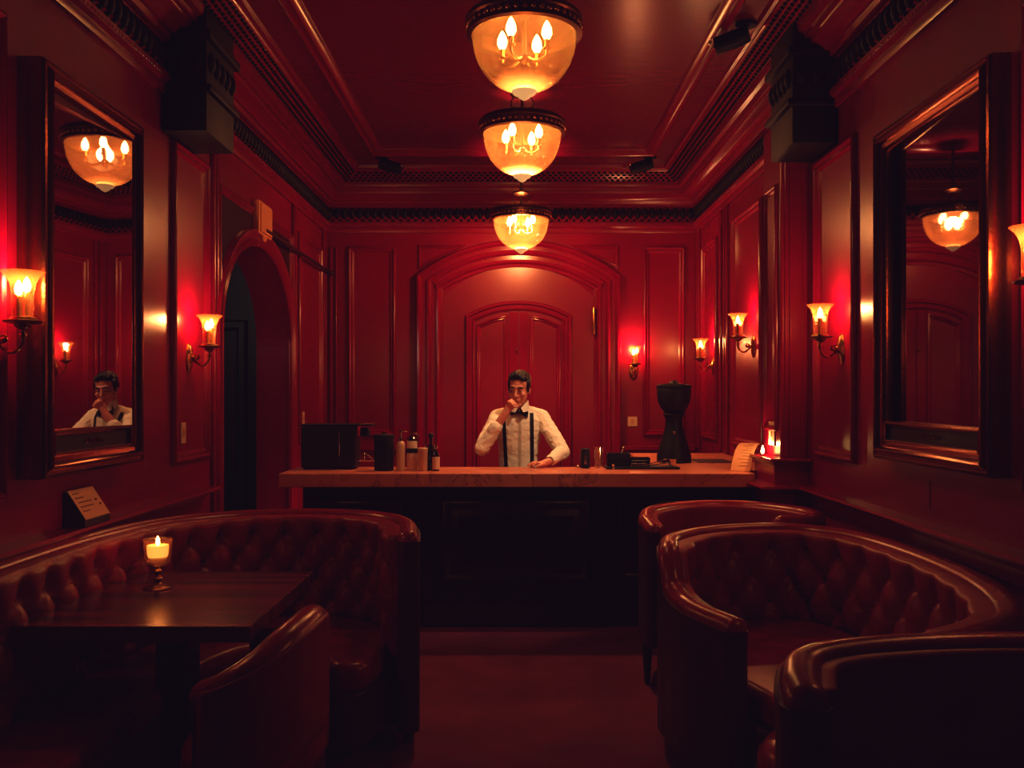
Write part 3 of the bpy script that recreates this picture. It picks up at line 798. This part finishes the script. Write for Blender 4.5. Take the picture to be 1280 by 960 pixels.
# acrylic menu stand leaning beside the pier
t = thing('menu_holder', 'clear curved menu holder with printed card at the right end of the bar', 'menu holder', (1.475, 6.125, BZ), math.radians(50))
curve = [(.0, .0), (.028, .065), (.066, .125), (.11, .165), (.155, .178)]
def sheet(off, y0, y1, inset=0):
    c = catmull([(x, z, 0) for x, z in curve], 6); bm = B(); rows = []
    for p in c: rows.append([bm.verts.new((p.x - off, y, p.y + off * .6)) for y in (y0, y1)])
    for a, b in zip(rows, rows[1:]): bm.faces.new((a[0], a[1], b[1], b[0]))
    return bm
bm = sheet(0, -.10, .06); quad(bm, (0, -.10, 0.001), (.11, -.10, .001), (.11, .06, .001), (0, .06, .001)); link('acrylic_sheet', bm, M['clear'], t, True)
card = link('menu_card', sheet(.003, -.09, .05), M['paper'], t, True)
bm = B(); cc = catmull([(x, z, 0) for x, z in curve], 6)
for k in range(3, 21, 2):
    p = cc[k]; w = random.uniform(.05, .1); tube(bm, [(p.x - .0048, -.07, p.y + .0035), (p.x - .0048, -.07 + w, p.y + .0035)], .0012, 4)
link('printed_lines', bm, M['ink'], card)
t = thing('tealight', 'bright tealight candle on the pier cap above the menu holder', 'candle', (1.59, 5.93, 1.186))
link('cup', revolve(B(), [(0, 0), (.019, 0), (.02, .014), (.018, .014), (.017, .003), (0, .003)], n=20), M['steel'], t, True)
link('wax', revolve(B(), [(0, .003), (.017, .003), (.017, .010), (0, .011)], n=18), M['wax'], t, True)
link('flame', revolve(B(), [(0, .011), (.007, .016), (.012, .028), (.008, .046), (0, .068)], n=12), M['flame'], t, 'all')
warm(t, (0, 0, .075), 1.5, (1, .5, .17), .012)

# ================================================================== CARD ON THE LEFT LEDGE
t = thing('tent_card', 'cream printed card in a dark stand on the left wall ledge', 'card', (WL + .045, 3.97, 1.023), 0)
tl = Matrix.Rotation(0, 4, 'Z')
bm = B(); v = [bm.verts.new(p) for p in ((-.035, -.12, 0), (.05, -.12, 0), (.05, -.12, .028), (-.03, -.12, .15), (-.035, .12, 0), (.05, .12, 0), (.05, .12, .028), (-.03, .12, .15))]
for f in ((0, 1, 2, 3), (4, 7, 6, 5), (0, 3, 7, 4), (1, 5, 6, 2), (0, 4, 5, 1), (2, 6, 7, 3)): bm.faces.new([v[i] for i in f])
link('stand', bm, M['blackwood'], t)
A, Bv, Cv, Dv = Vector((.0515, -.115, .031)), Vector((.0515, .115, .031)), Vector((-.0265, .115, .150)), Vector((-.0265, -.115, .150))
nrm = (Bv - A).cross(Dv - A).normalized()
if nrm.x < 0: nrm = -nrm
bm = B(); bm.faces.new([bm.verts.new(p + nrm * .001) for p in (A, Bv, Cv, Dv)]); card = link('card_face', bm, M['paper'], t)
bm = B()
for k, (u0, u1) in enumerate(((.10, .32), (.10, .40), (.12, .62), (.10, .60), (.10, .36))):
    w = .86 - k * .15
    p0 = A.lerp(Bv, u0).lerp(Dv.lerp(Cv, u0), w) + nrm * .0025; p1 = A.lerp(Bv, u1).lerp(Dv.lerp(Cv, u1), w) + nrm * .0025
    tube(bm, [p0, p1], .0022, 4)
for u, w in ((.80, .55), (.86, .38)):
    p = A.lerp(Bv, u).lerp(Dv.lerp(Cv, u), w) + nrm * .002; ball(bm, p, (.003, .010, .006), 8, 5)
link('printed_lines', bm, M['ink'], card)

# ================================================================== SEATING
def seat_shape(poly, z0, z1, bev):
    bm = B(); f = bm.faces.new([bm.verts.new((x, y, z0)) for x, y in poly])
    r = bmesh.ops.extrude_face_region(bm, geom=[f]); top = [g for g in r['geom'] if isinstance(g, bmesh.types.BMVert)]
    bmesh.ops.translate(bm, vec=(0, 0, z1 - z0), verts=top)
    bmesh.ops.recalc_face_normals(bm, faces=bm.faces)
    es = [e for e in bm.edges if len(e.link_faces) == 2 and abs(e.verts[0].co.z - e.verts[1].co.z) < 1e-5]
    bmesh.ops.bevel(bm, geom=es, offset=bev, segments=5, affect='EDGES', profile=.5)
    return bm

def booth(name, label, cat, ctrl, front, tuft, seat_z=.46, thick=.055, roll=.058, side=1, foot='plinth', tuft_from=0., tuft_to=0., pad=.05, a=.185, bsp=.115):
    """ctrl: plan points with the height of the roll, the seat on their right; front: plan points of the seat's front edge"""
    c0 = Vector((sum(p[0] for p in ctrl) / len(ctrl), sum(p[1] for p in ctrl) / len(ctrl), 0))
    t = thing(name, label, cat, c0)
    P, L = resample([p for p in catmull(ctrl, 10)], .022)
    P = [p - c0 for p in P]
    n = len(P)
    T = []
    for i in range(n):
        d = P[min(i + 2, n - 1)] - P[max(i - 2, 0)]; d.z = 0; T.append(d.normalized())
    Nn = [Vector((d.y, -d.x, 0)) * side for d in T]
    # roll along the top, with round ends
    pts, rr = [], []
    d0, d1 = T[0], T[-1]
    for k in range(5):
        q = PI / 2 * k / 5; pts.append(P[0] - d0 * roll * cos(q) * .9 - UP * roll); rr.append(roll * max(.05, sin(q)))
    for p in P: pts.append(p - UP * roll); rr.append(roll)
    for k in range(5, -1, -1):
        q = PI / 2 * k / 5
        if k < 5: pts.append(P[-1] + d1 * roll * cos(q) * .9 - UP * roll); rr.append(roll * max(.05, sin(q)))
    link('top_roll', tube(B(), pts, rr, 16), M['leather'], t, 'all')
    # shell
    bm = B(); rows = []
    zb = .10 if foot == 'plinth' else .24
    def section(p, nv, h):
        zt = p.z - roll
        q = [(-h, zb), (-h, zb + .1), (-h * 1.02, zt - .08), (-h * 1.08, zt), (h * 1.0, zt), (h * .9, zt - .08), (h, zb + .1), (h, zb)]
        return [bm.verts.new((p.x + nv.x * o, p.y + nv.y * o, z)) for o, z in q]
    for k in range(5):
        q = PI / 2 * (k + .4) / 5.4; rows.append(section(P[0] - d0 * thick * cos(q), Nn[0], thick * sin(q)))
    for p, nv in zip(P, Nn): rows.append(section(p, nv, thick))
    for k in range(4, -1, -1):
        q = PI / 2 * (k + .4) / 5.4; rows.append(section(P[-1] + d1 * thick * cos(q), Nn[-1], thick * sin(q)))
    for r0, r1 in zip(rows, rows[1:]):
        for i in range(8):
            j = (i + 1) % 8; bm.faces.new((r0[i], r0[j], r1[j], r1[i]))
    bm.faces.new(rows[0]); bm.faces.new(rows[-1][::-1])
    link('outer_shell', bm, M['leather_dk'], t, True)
    # padded inner back with deep buttons
    bm = B(); rows = []; buttons = []
    i0 = int(tuft_from / .022); i1 = n - int(tuft_to / .022)
    step = L / (n - 1)
    ztop_of = lambda i: P[i].z - roll * .55
    nz = 34
    hz = max(p.z for p in P) - roll - seat_z + .02
    for i in range(1, n - 1):
        row = []
        u = i * step
        for k in range(nz + 1):
            zz = (seat_z - .04) + (ztop_of(i) - seat_z + .04) * k / nz
            vtop = ztop_of(i) - zz            # distance below the roll
            edge = min(1, k / 3) * min(1, (nz - k) / 3 + .6)
            d = pad * .55
            endf = min(1, max(0, (i - i0) / 5)) * min(1, max(0, (i1 - i) / 5))
            if tuft and endf > 0:
                vv = vtop - .085
                if vv >= 0:
                    q1, q2 = u / a + vv / (2 * bsp), u / a - vv / (2 * bsp)
                    h = (abs(sin(PI * q1)) * abs(sin(PI * q2))) ** .42
                else:
                    h = abs(sin(PI * u / a)) ** .42
                    h = h + (1 - h) * min(1, -vv / .075) * .85
                r_ = round(vv / bsp) if vv > -.04 else 0
                cu = (round(u / a - (r_ % 2) * .5) + (r_ % 2) * .5) * a
                dist2 = ((u - cu) ** 2 + (vv - r_ * bsp) ** 2) / (.024 ** 2)
                dip = math.exp(-dist2) * .9
                d = pad * (.30 + .95 * max(0, h - dip)) * endf + pad * .55 * (1 - endf)
            d *= (.35 + .65 * edge)
            o = thick * .92 + d
            row.append(bm.verts.new((P[i].x + Nn[i].x * o, P[i].y + Nn[i].y * o, zz)))
        row.append(bm.verts.new((P[i].x + Nn[i].x * thick * .3, P[i].y + Nn[i].y * thick * .3, ztop_of(i))))
        if i in (1, n - 2):
            flat = [bm.verts.new((P[i].x + Nn[i].x * thick * .3, P[i].y + Nn[i].y * thick * .3, v.co.z)) for v in row]
            rows.extend([flat, row] if i == 1 else [row, flat]); continue
        rows.append(row)
    for r0, r1 in zip(rows, rows[1:]):
        for k in range(nz + 1): bm.faces.new((r0[k], r0[k + 1], r1[k + 1], r1[k]))
    ib = link('tufted_back' if tuft else 'inner_back', bm, M['quilt'], t, 'all')
    if tuft:
        for r_ in range(0, 4):
            k = 0
            while True:
                cu = (k + (r_ % 2) * .5) * a; i = int(round(cu / step)); k += 1
                if i >= i1 - 4 or i > n - 4: break
                if i < i0 + 4: continue
                zz = ztop_of(i) - .085 - r_ * bsp
                if zz < seat_z + .03: continue
                o = thick * .92 + pad * .22
                buttons.append((P[i].x + Nn[i].x * o, P[i].y + Nn[i].y * o, zz))
        buttons = buttons[:100]
        me = None
        for bt in buttons:
            if me is None:
                ob = link('button', ball(B(), (0, 0, 0), (.013, .013, .013), 8, 6), M['leather_dk'], ib, 'all'); me = ob.data; first = ob; ob.location = bt
            else:
                ob = first.copy(); COL.objects.link(ob); ob.parent = ib; ob.location = bt
    # seat
    inner = [(P[i].x + Nn[i].x * (thick + pad * .5), P[i].y + Nn[i].y * (thick + pad * .5)) for i in range(2, n - 2, 5)]
    fr = [(x - c0.x, y - c0.y) for x, y in front]
    fr = [(p.x, p.y) for p in catmull([(x, y, 0) for x, y in fr], 5)]
    pol = inner + fr
    link('seat_cushion', seat_shape(pol, seat_z - .13, seat_z, .045), M['leather'], t, True)
    cx, cy = sum(p[0] for p in pol) / len(pol), sum(p[1] for p in pol) / len(pol)
    ins = [(P[i].x + Nn[i].x * thick * .4, P[i].y + Nn[i].y * thick * .4) for i in range(2, n - 2, 5)] + [(cx + (x - cx) * .98, cy + (y - cy) * .98) for x, y in fr]
    link('seat_base', seat_shape(ins, zb, seat_z - .125, .02), M['leather_dk'], t, True)
    if foot == 'plinth':
        for i in (6, n // 3, 2 * n // 3, n - 7):
            p = P[i]
            bm = B(); tube(bm, [(p.x, p.y, .0), (p.x, p.y, .105)], .022, 10, r1=.032); link('foot', bm, M['blackwood'], t, True)
    else:
        for i in (6, n // 3, 2 * n // 3, n - 7):
            p = P[i]
            bm = B(); tube(bm, [(p.x, p.y, 0), (p.x, p.y, .255)], .015, 10, r1=.032); link('leg', bm, M['blackwood'], t, True)
    return t

booth('banquette', 'curved button-tufted red leather banquette around the left table', 'banquette',
      [(-1.822, 2.45, 1.0), (-1.825, 3.1, 1.0), (-1.81, 3.75, 1.0), (-1.70, 4.33, .995), (-1.42, 4.68, .99), (-1.04, 4.80, .985), (-.70, 4.68, .985), (-.53, 4.42, .985), (-.475, 4.06, .98)],
      [(-.60, 3.95), (-.64, 3.84), (-.76, 3.82), (-.86, 3.98), (-1.02, 4.18), (-1.22, 4.10), (-1.34, 3.7), (-1.36, 3.1), (-1.36, 2.5), (-1.5, 2.42)], True, roll=.046, thick=.05, pad=.066)
booth('booth_sofa', 'wide tufted red leather booth sofa with stepped arm, second back on the right', 'sofa',
      [(.83, 3.50, .735), (.725, 3.74, .745), (.69, 3.98, .77), (.683, 4.06, .86), (.69, 4.14, .915), (.76, 4.40, .92), (1.03, 4.66, .92), (1.40, 4.72, .92), (1.64, 4.46, .92), (1.725, 3.95, .92), (1.70, 3.35, .92), (1.54, 2.86, .92), (1.26, 2.60, .92), (1.10, 2.53, .92)],
      [(1.16, 2.70), (1.30, 2.95), (1.34, 3.15), (1.22, 3.30), (1.05, 3.35), (.95, 3.37)], True, tuft_from=.72, tuft_to=.1, a=.235, bsp=.135, roll=.05, thick=.052, pad=.06)
booth('tub_sofa', 'smooth rounded red leather tub sofa farthest away, nearest the bar on the right', 'sofa',
      [(.735, 4.90, .895), (.722, 5.0, .915), (.722, 5.10, .925), (.80, 5.38, .93), (1.08, 5.64, .93), (1.40, 5.64, .93), (1.64, 5.38, .93), (1.68, 5.14, .93), (1.58, 4.98, .93), (1.42, 4.93, .93)],
      [(1.38, 5.08), (1.2, 5.0), (1.0, 4.95), (.86, 4.93)], False, foot='legs', roll=.045, thick=.042)
booth('lounge_settee', 'dark red leather settee cut by the bottom right corner of the photo', 'sofa',
      [(.632, 2.00, .955), (.645, 2.08, .97), (.71, 2.19, .985), (.95, 2.26, .99), (1.3, 2.28, .99), (1.58, 2.22, .985), (1.71, 2.02, .98), (1.72, 1.62, .96)],
      [(1.6, 1.55), (1.3, 1.5), (1.0, 1.5), (.76, 1.58), (.74, 1.9)], False, roll=.05)
booth('tub_chair', 'red leather tub chair with sloping arm drawn up to the left table', 'armchair',
      [(-.955, 2.84, .70), (-.89, 2.81, .73), (-.80, 2.84, .785), (-.735, 2.95, .84), (-.71, 3.14, .852), (-.735, 3.32, .82), (-.80, 3.42, .76), (-.88, 3.47, .71), (-.96, 3.49, .69)],
      [(-1.05, 3.42), (-1.10, 3.25), (-1.10, 3.05), (-1.06, 2.90)], False, foot='legs', thick=.045, roll=.055, seat_z=.46, pad=.03)
t = thing('pouffe', 'small round red leather pouffe half hidden behind the bottom right settee', 'pouffe', (1.0, 3.0, 0))
link('cushion', revolve(B(), [(0, .46), (.12, .458), (.175, .44), (.205, .40), (.21, .36), (.205, .33), (.0, .33)], n=40), M['leather'], t, True)
link('base', revolve(B(), [(0, .04), (.19, .04), (.20, .06), (.205, .33), (0, .33)], n=40), M['leather_dk'], t, True)
link('piping', tube(B(), [(.208 * cos(2 * PI * k / 48), .208 * sin(2 * PI * k / 48), .335) for k in range(49)], .007, 8, False), M['leather_dk'], t, True)
for k in range(4):
    a_ = PI / 4 + k * PI / 2; link('foot', tube(B(), [(.14 * cos(a_), .14 * sin(a_), 0), (.14 * cos(a_), .14 * sin(a_), .045)], .018, 10), M['blackwood'], t, True)

# ================================================================== TABLE AND CANDLE
TZ = .79
t = thing('pedestal_table', 'square dark striped wood pedestal table in front of the banquette', 'table', (-1.33, 3.62, 0))
link('table_top', box(B(), -.385, .425, -.49, .49, TZ - .055, TZ, .004), M['wood'], t)
link('column', box(B(), -.065, .065, -.065, .065, .03, TZ - .06, .006), M['blackwood'], t)
bm = B(); box(bm, -.27, .27, -.27, .27, 0, .03, .01); link('foot_plate', bm, M['blackwood'], t)
bm = B(); box(bm, -.2, .2, -.2, .2, TZ - .075, TZ - .055, .004); link('top_bracket', bm, M['blackwood'], t)
t = thing('candle_goblet', 'lit candle in a stemmed glass goblet on the wooden table', 'candle', (-1.46, 3.75, TZ))
link('glass_bowl', revolve(B(), [(.008, .088), (.03, .094), (.046, .105), (.052, .125), (.056, .19), (.058, .205), (.0565, .205), (.0545, .19), (.050, .127), (.044, .109), (.02, .100), (0, .099)], n=36), M['redglass'], t, 'all')
link('stem', revolve(B(), [(0, 0), (.056, 0), (.058, .004), (.045, .010), (.018, .018), (.011, .026), (.017, .034), (.019, .042), (.011, .050), (.009, .056), (.016, .064), (.016, .072), (.008, .080), (.010, .088), (0, .09)], n=28), M['brass_dk'], t, True)
w = link('candle', revolve(B(), [(0, .128), (.036, .128), (.040, .135), (.043, .172), (.04, .176), (.02, .172), (0, .172)], n=28), M['wax'], t, True)
link('flame', revolve(B(), [(0, .172), (.005, .176), (.009, .184), (.007, .197), (.002, .210), (0, .214)], n=12), M['flame'], w, 'all')
warm(t, (0, 0, .222), .45, (1, .42, .12), .012)

# ================================================================== BARMAN
man = thing('person', 'barman in white shirt, black bow tie and braces, hand raised to his mouth', 'person', (.02, 6.78, 0))
O = Vector((.02, 6.78, 0))
W = lambda x, y, z: Vector((x, y, z)) - O
HC = W(.022, 6.715, 1.617)
HR = Matrix.Translation(HC) @ Euler((math.radians(13), math.radians(4), math.radians(-13)), 'XYZ').to_matrix().to_4x4() @ Matrix.Scale(1.0, 4)
H = lambda x, y, z: HR @ Vector((x, y, z))
def hball(bm, c, r, u=20, v=14): ball(bm, (0, 0, 0), r, u, v, HR @ Matrix.Translation(Vector(c)))
# joints
shR, elR, wrR = W(-.140, 6.79, 1.405), W(-.245, 6.60, 1.195), W(-.075, 6.56, 1.445)
shL, elL, wrL = W(.195, 6.80, 1.40), W(.335, 6.62, 1.165), W(.232, 6.425, 1.113)
body = B()
# trunk
def loft(bm, secs, n=28):
    rows = []
    for z, cx, cy, rx, ry in secs: rows.append([bm.verts.new(W(cx + rx * abs(cos(a)) ** .85 * (1 if cos(a) > 0 else -1), cy + ry * sin(a), z)) for a in [2 * PI * k / n for k in range(n)]])
    for a, b in zip(rows, rows[1:]):
        for k in range(n): bm.faces.new((a[k], a[(k + 1) % n], b[(k + 1) % n], b[k]))
    bm.faces.new(rows[0][::-1]); bm.faces.new(rows[-1])
TORSO = [(.84, .018, 6.805, .13, .09), (.92, .018, 6.805, .155, .105), (1.02, .018, 6.80, .145, .10), (1.12, .019, 6.80, .142, .098), (1.22, .021, 6.80, .152, .105), (1.32, .023, 6.80, .168, .112), (1.39, .024, 6.80, .172, .105), (1.435, .025, 6.80, .150, .082), (1.47, .025, 6.795, .095, .062), (1.50, .025, 6.79, .06, .055)]
loft(body, [(z, cx, cy, rx - .012, ry - .012) for z, cx, cy, rx, ry in TORSO])
capsule(body, W(.025, 6.79, 1.42), W(.022, 6.755, 1.56), .060, .055)
# legs
for s in (-1, 1):
    hip, knee, ank = W(.02 + s * .085, 6.80, .90), W(.02 + s * .095, 6.79, .49), W(.02 + s * .10, 6.83, .09)
    capsule(body, hip, knee, .085, .055); capsule(body, knee, ank, .055, .038); capsule(body, ank, W(.02 + s * .115, 6.68, .045), .04, .035)
# arms
capsule(body, shR, elR, .050, .040); capsule(body, elR, wrR, .042, .027)
capsule(body, shL, elL, .050, .040); capsule(body, elL, wrL, .042, .027)
# right hand: loose fist against the mouth
pm = W(-.052, 6.565, 1.487); 
capsule(body, wrR, pm, .026, .030)
kn = [W(-.056 + .0, 6.535, 1.528), W(-.040, 6.528, 1.520), W(-.026, 6.525, 1.507), W(-.015, 6.527, 1.492)]
for k, q in enumerate(kn):
    m1 = q + Vector((.026, .012 + .002 * k, .014 - .004 * k)); m2 = m1 + Vector((.004, .026, -.014))
    capsule(body, pm + Vector((-.004 + .006 * k, -.004, .004 - .006 * k)), q, .014, .0095); capsule(body, q, m1, .0095, .0085); capsule(body, m1, m2, .0085, .0075)
capsule(body, pm + Vector((.008, .012, .0)), W(-.018, 6.575, 1.522), .013, .010); capsule(body, W(-.018, 6.575, 1.522), W(-.012, 6.552, 1.528), .010, .008)
# left hand flat on the bar
pl = W(.185, 6.395, 1.097)
capsule(body, wrL, pl, .026, .025); ball(body, pl + Vector((-.012, -.004, .0)), (.042, .036, .018), 14, 10, Euler((0, .1, .4)))
for k, (dx, dy, L1) in enumerate(((-.040, .022, .044), (-.046, .002, .050), (-.042, -.017, .047), (-.030, -.033, .037))):
    b0 = pl + Vector((dx * .8, dy * .9, .004)); dr = Vector((-1, dy * 9 - .12, 0)).normalized()
    m1 = b0 + dr * L1 * .62 + UP * .006; m2 = m1 + dr * L1 * .42 - UP * .014; m3 = m2 + dr * L1 * .30 - UP * .007
    capsule(body, pl + Vector((dx * .2, dy * .5, .002)), b0, .012, .0105); capsule(body, b0, m1, .0105, .0095); capsule(body, m1, m2, .0095, .0085); capsule(body, m2, m3, .0085, .007)
tb = pl + Vector((.008, -.022, .0)); tm = tb + Vector((-.02, -.034, -.004)); capsule(body, pl, tb, .014, .013); capsule(body, tb, tm, .013, .010); capsule(body, tm, tm + Vector((-.028, -.012, -.005)), .010, .008)
# head
hball(body, (0, .022, .042), (.077, .098, .086)); hball(body, (0, -.012, -.028), (.064, .078, .098))
hball(body, (0, -.052, -.102), (.034, .030, .024)); hball(body, (0, -.02, -.085), (.052, .055, .035))
capsule(body, H(-.036, -.076, .030), H(.036, -.076, .030), .014, .014)
capsule(body, H(0, -.086, .016), H(0, -.112, -.026), .009, .013); hball(body, (-.012, -.10, -.030), (.009, .010, .007)); hball(body, (.012, -.10, -.030), (.009, .010, .007))
for s in (-1, 1):
    hball(body, (s * .042, -.062, -.022), (.024, .022, .020)); hball(body, (s * .074, .012, -.004), (.011, .020, .032))
capsule(body, H(-.018, -.084, -.060), H(.018, -.084, -.060), .007, .007); capsule(body, H(-.016, -.083, -.072), H(.016, -.083, -.072), .007, .007)
skin = blob('body', body, M['skin'], man, .0045, 3)
# face details
for s in (-1, 1):
    bm = B(); hball(bm, (s * .030, -.0800, .008), (.0135, .010, .0085)); e = link('eye', bm, M['eyewhite'], man, 'all')
    bm = B(); hball(bm, (s * .030 - .002, -.0880, .0065), (.0062, .0035, .0062), 10, 8); link('iris', bm, M['iris'], e, 'all')
    bm = B(); capsule(bm, H(s * .030 - .014, -.0840, .0128), H(s * .030 + .014, -.0840, .0128), .0062, .0058); link('eyelid', bm, M['skin'], e, 'all')
    bm = B(); tube(bm, catmull([H(s * .012, -.0945, .030), H(s * .030, -.0935, .036), H(s * .050, -.0800, .030)], 5), [.004 + .0015 * sin(PI * k / 10) for k in range(11)], 8); link('eyebrow', bm, M['hair'], man, 'all')
bm = B(); capsule(bm, H(-.018, -.0905, -.066), H(.018, -.0905, -.066), .0025, .0025); capsule(bm, H(-.012, -.0895, -.071), H(.012, -.0895, -.071), .0045, .0045); link('lips', bm, M['lip'], man, 'all')
# hair swept back over the head
hr = B()
hball(hr, (0, .034, .060), (.083, .096, .078)); hball(hr, (0, .070, .020), (.074, .052, .075))
hball(hr, (-.010, -.028, .106), (.058, .046, .030)); hball(hr, (-.032, -.040, .100), (.034, .034, .026)); hball(hr, (.034, -.030, .094), (.032, .036, .028)); hball(hr, (.0, .02, .108), (.062, .070, .032))
for k in range(6):
    x = -.056 + .02 * k
    zz = .136 - 9 * (x + .012) ** 2; tube(hr, catmull([H(x + .012, -.066, .094), H(x, -.066, zz - .012), H(x * .9 - .004, -.03, zz), H(x * .8, .05, zz - .004)], 4), .0075, 8)
for s in (-1, 1):
    hball(hr, (s * .072, .004, .040), (.013, .044, .042)); hball(hr, (s * .072, -.010, .002), (.007, .012, .022))
blob('hair', hr, M['hair'], man, .005, 2)
# shirt
sh = B()
loft(sh, TORSO[1:])
midR = elR.lerp(wrR, .62)
capsule(sh, shR, shR.lerp(elR, .5), .059, .058); capsule(sh, shR.lerp(elR, .5), elR, .060, .056); capsule(sh, elR, midR, .056, .044); 
capsule(sh, elR.lerp(wrR, .50), midR, .047, .046)
capsule(sh, shL, shL.lerp(elL, .5), .059, .058); capsule(sh, shL.lerp(elL, .5), elL, .060, .054); capsule(sh, elL, elL.lerp(wrL, .8), .054, .038)
capsule(sh, elL.lerp(wrL, .66), elL.lerp(wrL, .84), .040, .039)
for shj, sg in ((shR, -1), (shL, 1)): capsule(sh, W(.025 + sg * .065, 6.79, 1.462), shj + Vector((0, 0, .004)), .036, .058)
shirt = blob('shirt', sh, M['shirt'], man, .006, 3)
nrms = [v.normal.copy() for v in shirt.data.vertices]
for v, vn in zip(shirt.data.vertices, nrms):      # creases in the cotton
    p = v.co.copy()
    f = noise.noise(Vector((p.x * 9, p.y * 9, p.z * 22))) * .5 + (1 - abs(noise.noise(Vector((p.x * 14 + p.z * 16, p.y * 14, p.z * 20 - p.x * 10)))) * 2) ** 3 * .35
    v.co = p + vn * (.0075 * f * (.55 + .9 * min(1, abs(p.x) / .16)))
dg = bpy.context.evaluated_depsgraph_get()
tree = BVHTree.FromObject(shirt, dg)
def hit(x, z, off=.004):
    h = tree.ray_cast(Vector((x, -1.5, z)), Vector((0, 1, 0)))
    return (h[0] + Vector((0, -off, 0))) if h[0] else Vector((x, -.11, z))
def ribbon(pts_xz, w, off=.004):
    bm = B(); rows = []
    for x, z in pts_xz: rows.append([bm.verts.new(hit(x + w * k, z, off)) for k in (-1, -.5, 0, .5, 1)])
    for a, b in zip(rows, rows[1:]):
        for k in range(4): bm.faces.new((a[k], a[k + 1], b[k + 1], b[k]))
    bmesh.ops.solidify(bm, geom=list(bm.faces), thickness=.002)
    return bm
for x0, x1 in ((-.112, -.088), (.095, .100)):
    link('brace', ribbon([(x0 + (x1 - x0) * k / 24, 1.445 - .475 * k / 24) for k in range(25)], .0135), M['cloth'], man, True)
link('shirt_placket', ribbon([(.008, 1.43 - .44 * k / 20) for k in range(21)], .012, .0015), M['shirt'], man, True)
# collar wings
for s in (-1, 1):
    nb = W(.022, 6.735, 1.50)
    bm = B()
    pts = [nb + Vector((s * .012, -.085, -.020)), nb + Vector((s * .058, -.040, .028)), nb + Vector((s * .064, .010, .038)), nb + Vector((s * .072, .012, -.012)), nb + Vector((s * .062, -.062, -.042)), nb + Vector((s * .030, -.088, -.050))]
    bm.faces.new([bm.verts.new(p) for p in pts]); bmesh.ops.triangulate(bm, faces=bm.faces[:])
    bmesh.ops.solidify(bm, geom=list(bm.faces), thickness=.004); link('collar', bm, M['shirt'], man)
# bow tie
bt = W(.028, 6.64, 1.462)
bt = Vector((bt.x - .006, min(hit(bt.x, bt.z - .03).y, bt.y + .2) - .012, bt.z - .008))
bm = B()
for s in (-1, 1):
    q = [(0, .012), (s * .026, .022), (s * .062, .036), (s * .068, 0), (s * .062, -.036), (s * .026, -.022), (0, -.012)]
    fr_ = [bm.verts.new(bt + Vector((x, -.014 + abs(x) * .05, z - .14 * x))) for x, z in q]; bk = [bm.verts.new(bt + Vector((x, .008 + abs(x) * .05, z - .14 * x))) for x, z in q]
    bm.faces.new(fr_); bm.faces.new(bk[::-1])
    for i in range(len(q)): j = (i + 1) % len(q); bm.faces.new((fr_[i], bk[i], bk[j], fr_[j]))
bow = link('bow_tie', bm, M['silk'], man)
bm = B(); ball(bm, bt + Vector((0, -.010, 0)), (.012, .012, .015)); link('knot', bm, M['silk'], bow, True)
# trousers and shoes
tr = B()
ball(tr, W(.018, 6.805, .93), (.172, .128, .115), 20, 14)
for s in (-1, 1):
    hip, knee, ank = W(.02 + s * .085, 6.80, .90), W(.02 + s * .095, 6.79, .49), W(.02 + s * .10, 6.83, .07)
    capsule(tr, hip, knee, .100, .075); capsule(tr, knee, ank, .075, .062)
blob('trousers', tr, M['cloth'], man, .008, 3)
for s in (-1, 1):
    bm = B(); capsule(bm, W(.02 + s * .10, 6.86, .052), W(.02 + s * .117, 6.66, .046), .05, .045); blob('shoe', bm, M['silk'], man, .008, 2)
bm = B(); 
rw = wrL; ax = (wrL - elL).normalized(); u = ax.cross(UP).normalized(); v_ = u.cross(ax)
tube(bm, [rw + (u * cos(q) + v_ * sin(q)) * .031 - ax * .004 for q in [2 * PI * k / 24 for k in range(25)]], .004, 6); link('wristwatch', bm, M['steel'], man, True)

# ================================================================== CAMERA, WORLD, COLOUR
cam = bpy.data.cameras.new('camera'); co = bpy.data.objects.new('camera', cam); COL.objects.link(co)
co.location = (0, 0, EYE); co.rotation_euler = (PI / 2, 0, 0)
cam.sensor_width = 36; cam.lens = 1150 / 1280 * 36; cam.shift_x = (640 - 645) / 1280; cam.shift_y = (493 - 480) / 1280
cam.clip_start = .05
SC.camera = co
w = bpy.data.worlds.new('blue_fill'); SC.world = w; w.use_nodes = True  # faint blue fill added through the open end to lift the blacks
w.node_tree.nodes['Background'].inputs['Color'].default_value = (.50, .55, .95, 1)
w.node_tree.nodes['Background'].inputs['Strength'].default_value = .010
SC.view_settings.view_transform = 'Standard'
SC.view_settings.look = 'None'
SC.view_settings.exposure = .30
SC.view_settings.gamma = .89
SC.view_settings.use_curve_mapping = True
SC.view_settings.curve_mapping.black_level = (-.0052, -.0030, -.0066)
SC.cycles.max_bounces = 8; SC.cycles.diffuse_bounces = 4; SC.cycles.glossy_bounces = 4; SC.cycles.transparent_max_bounces = 16
SC.cycles.sample_clamp_indirect = 3; SC.cycles.caustics_reflective = False; SC.cycles.caustics_refractive = False
SC.cycles.use_denoising = True
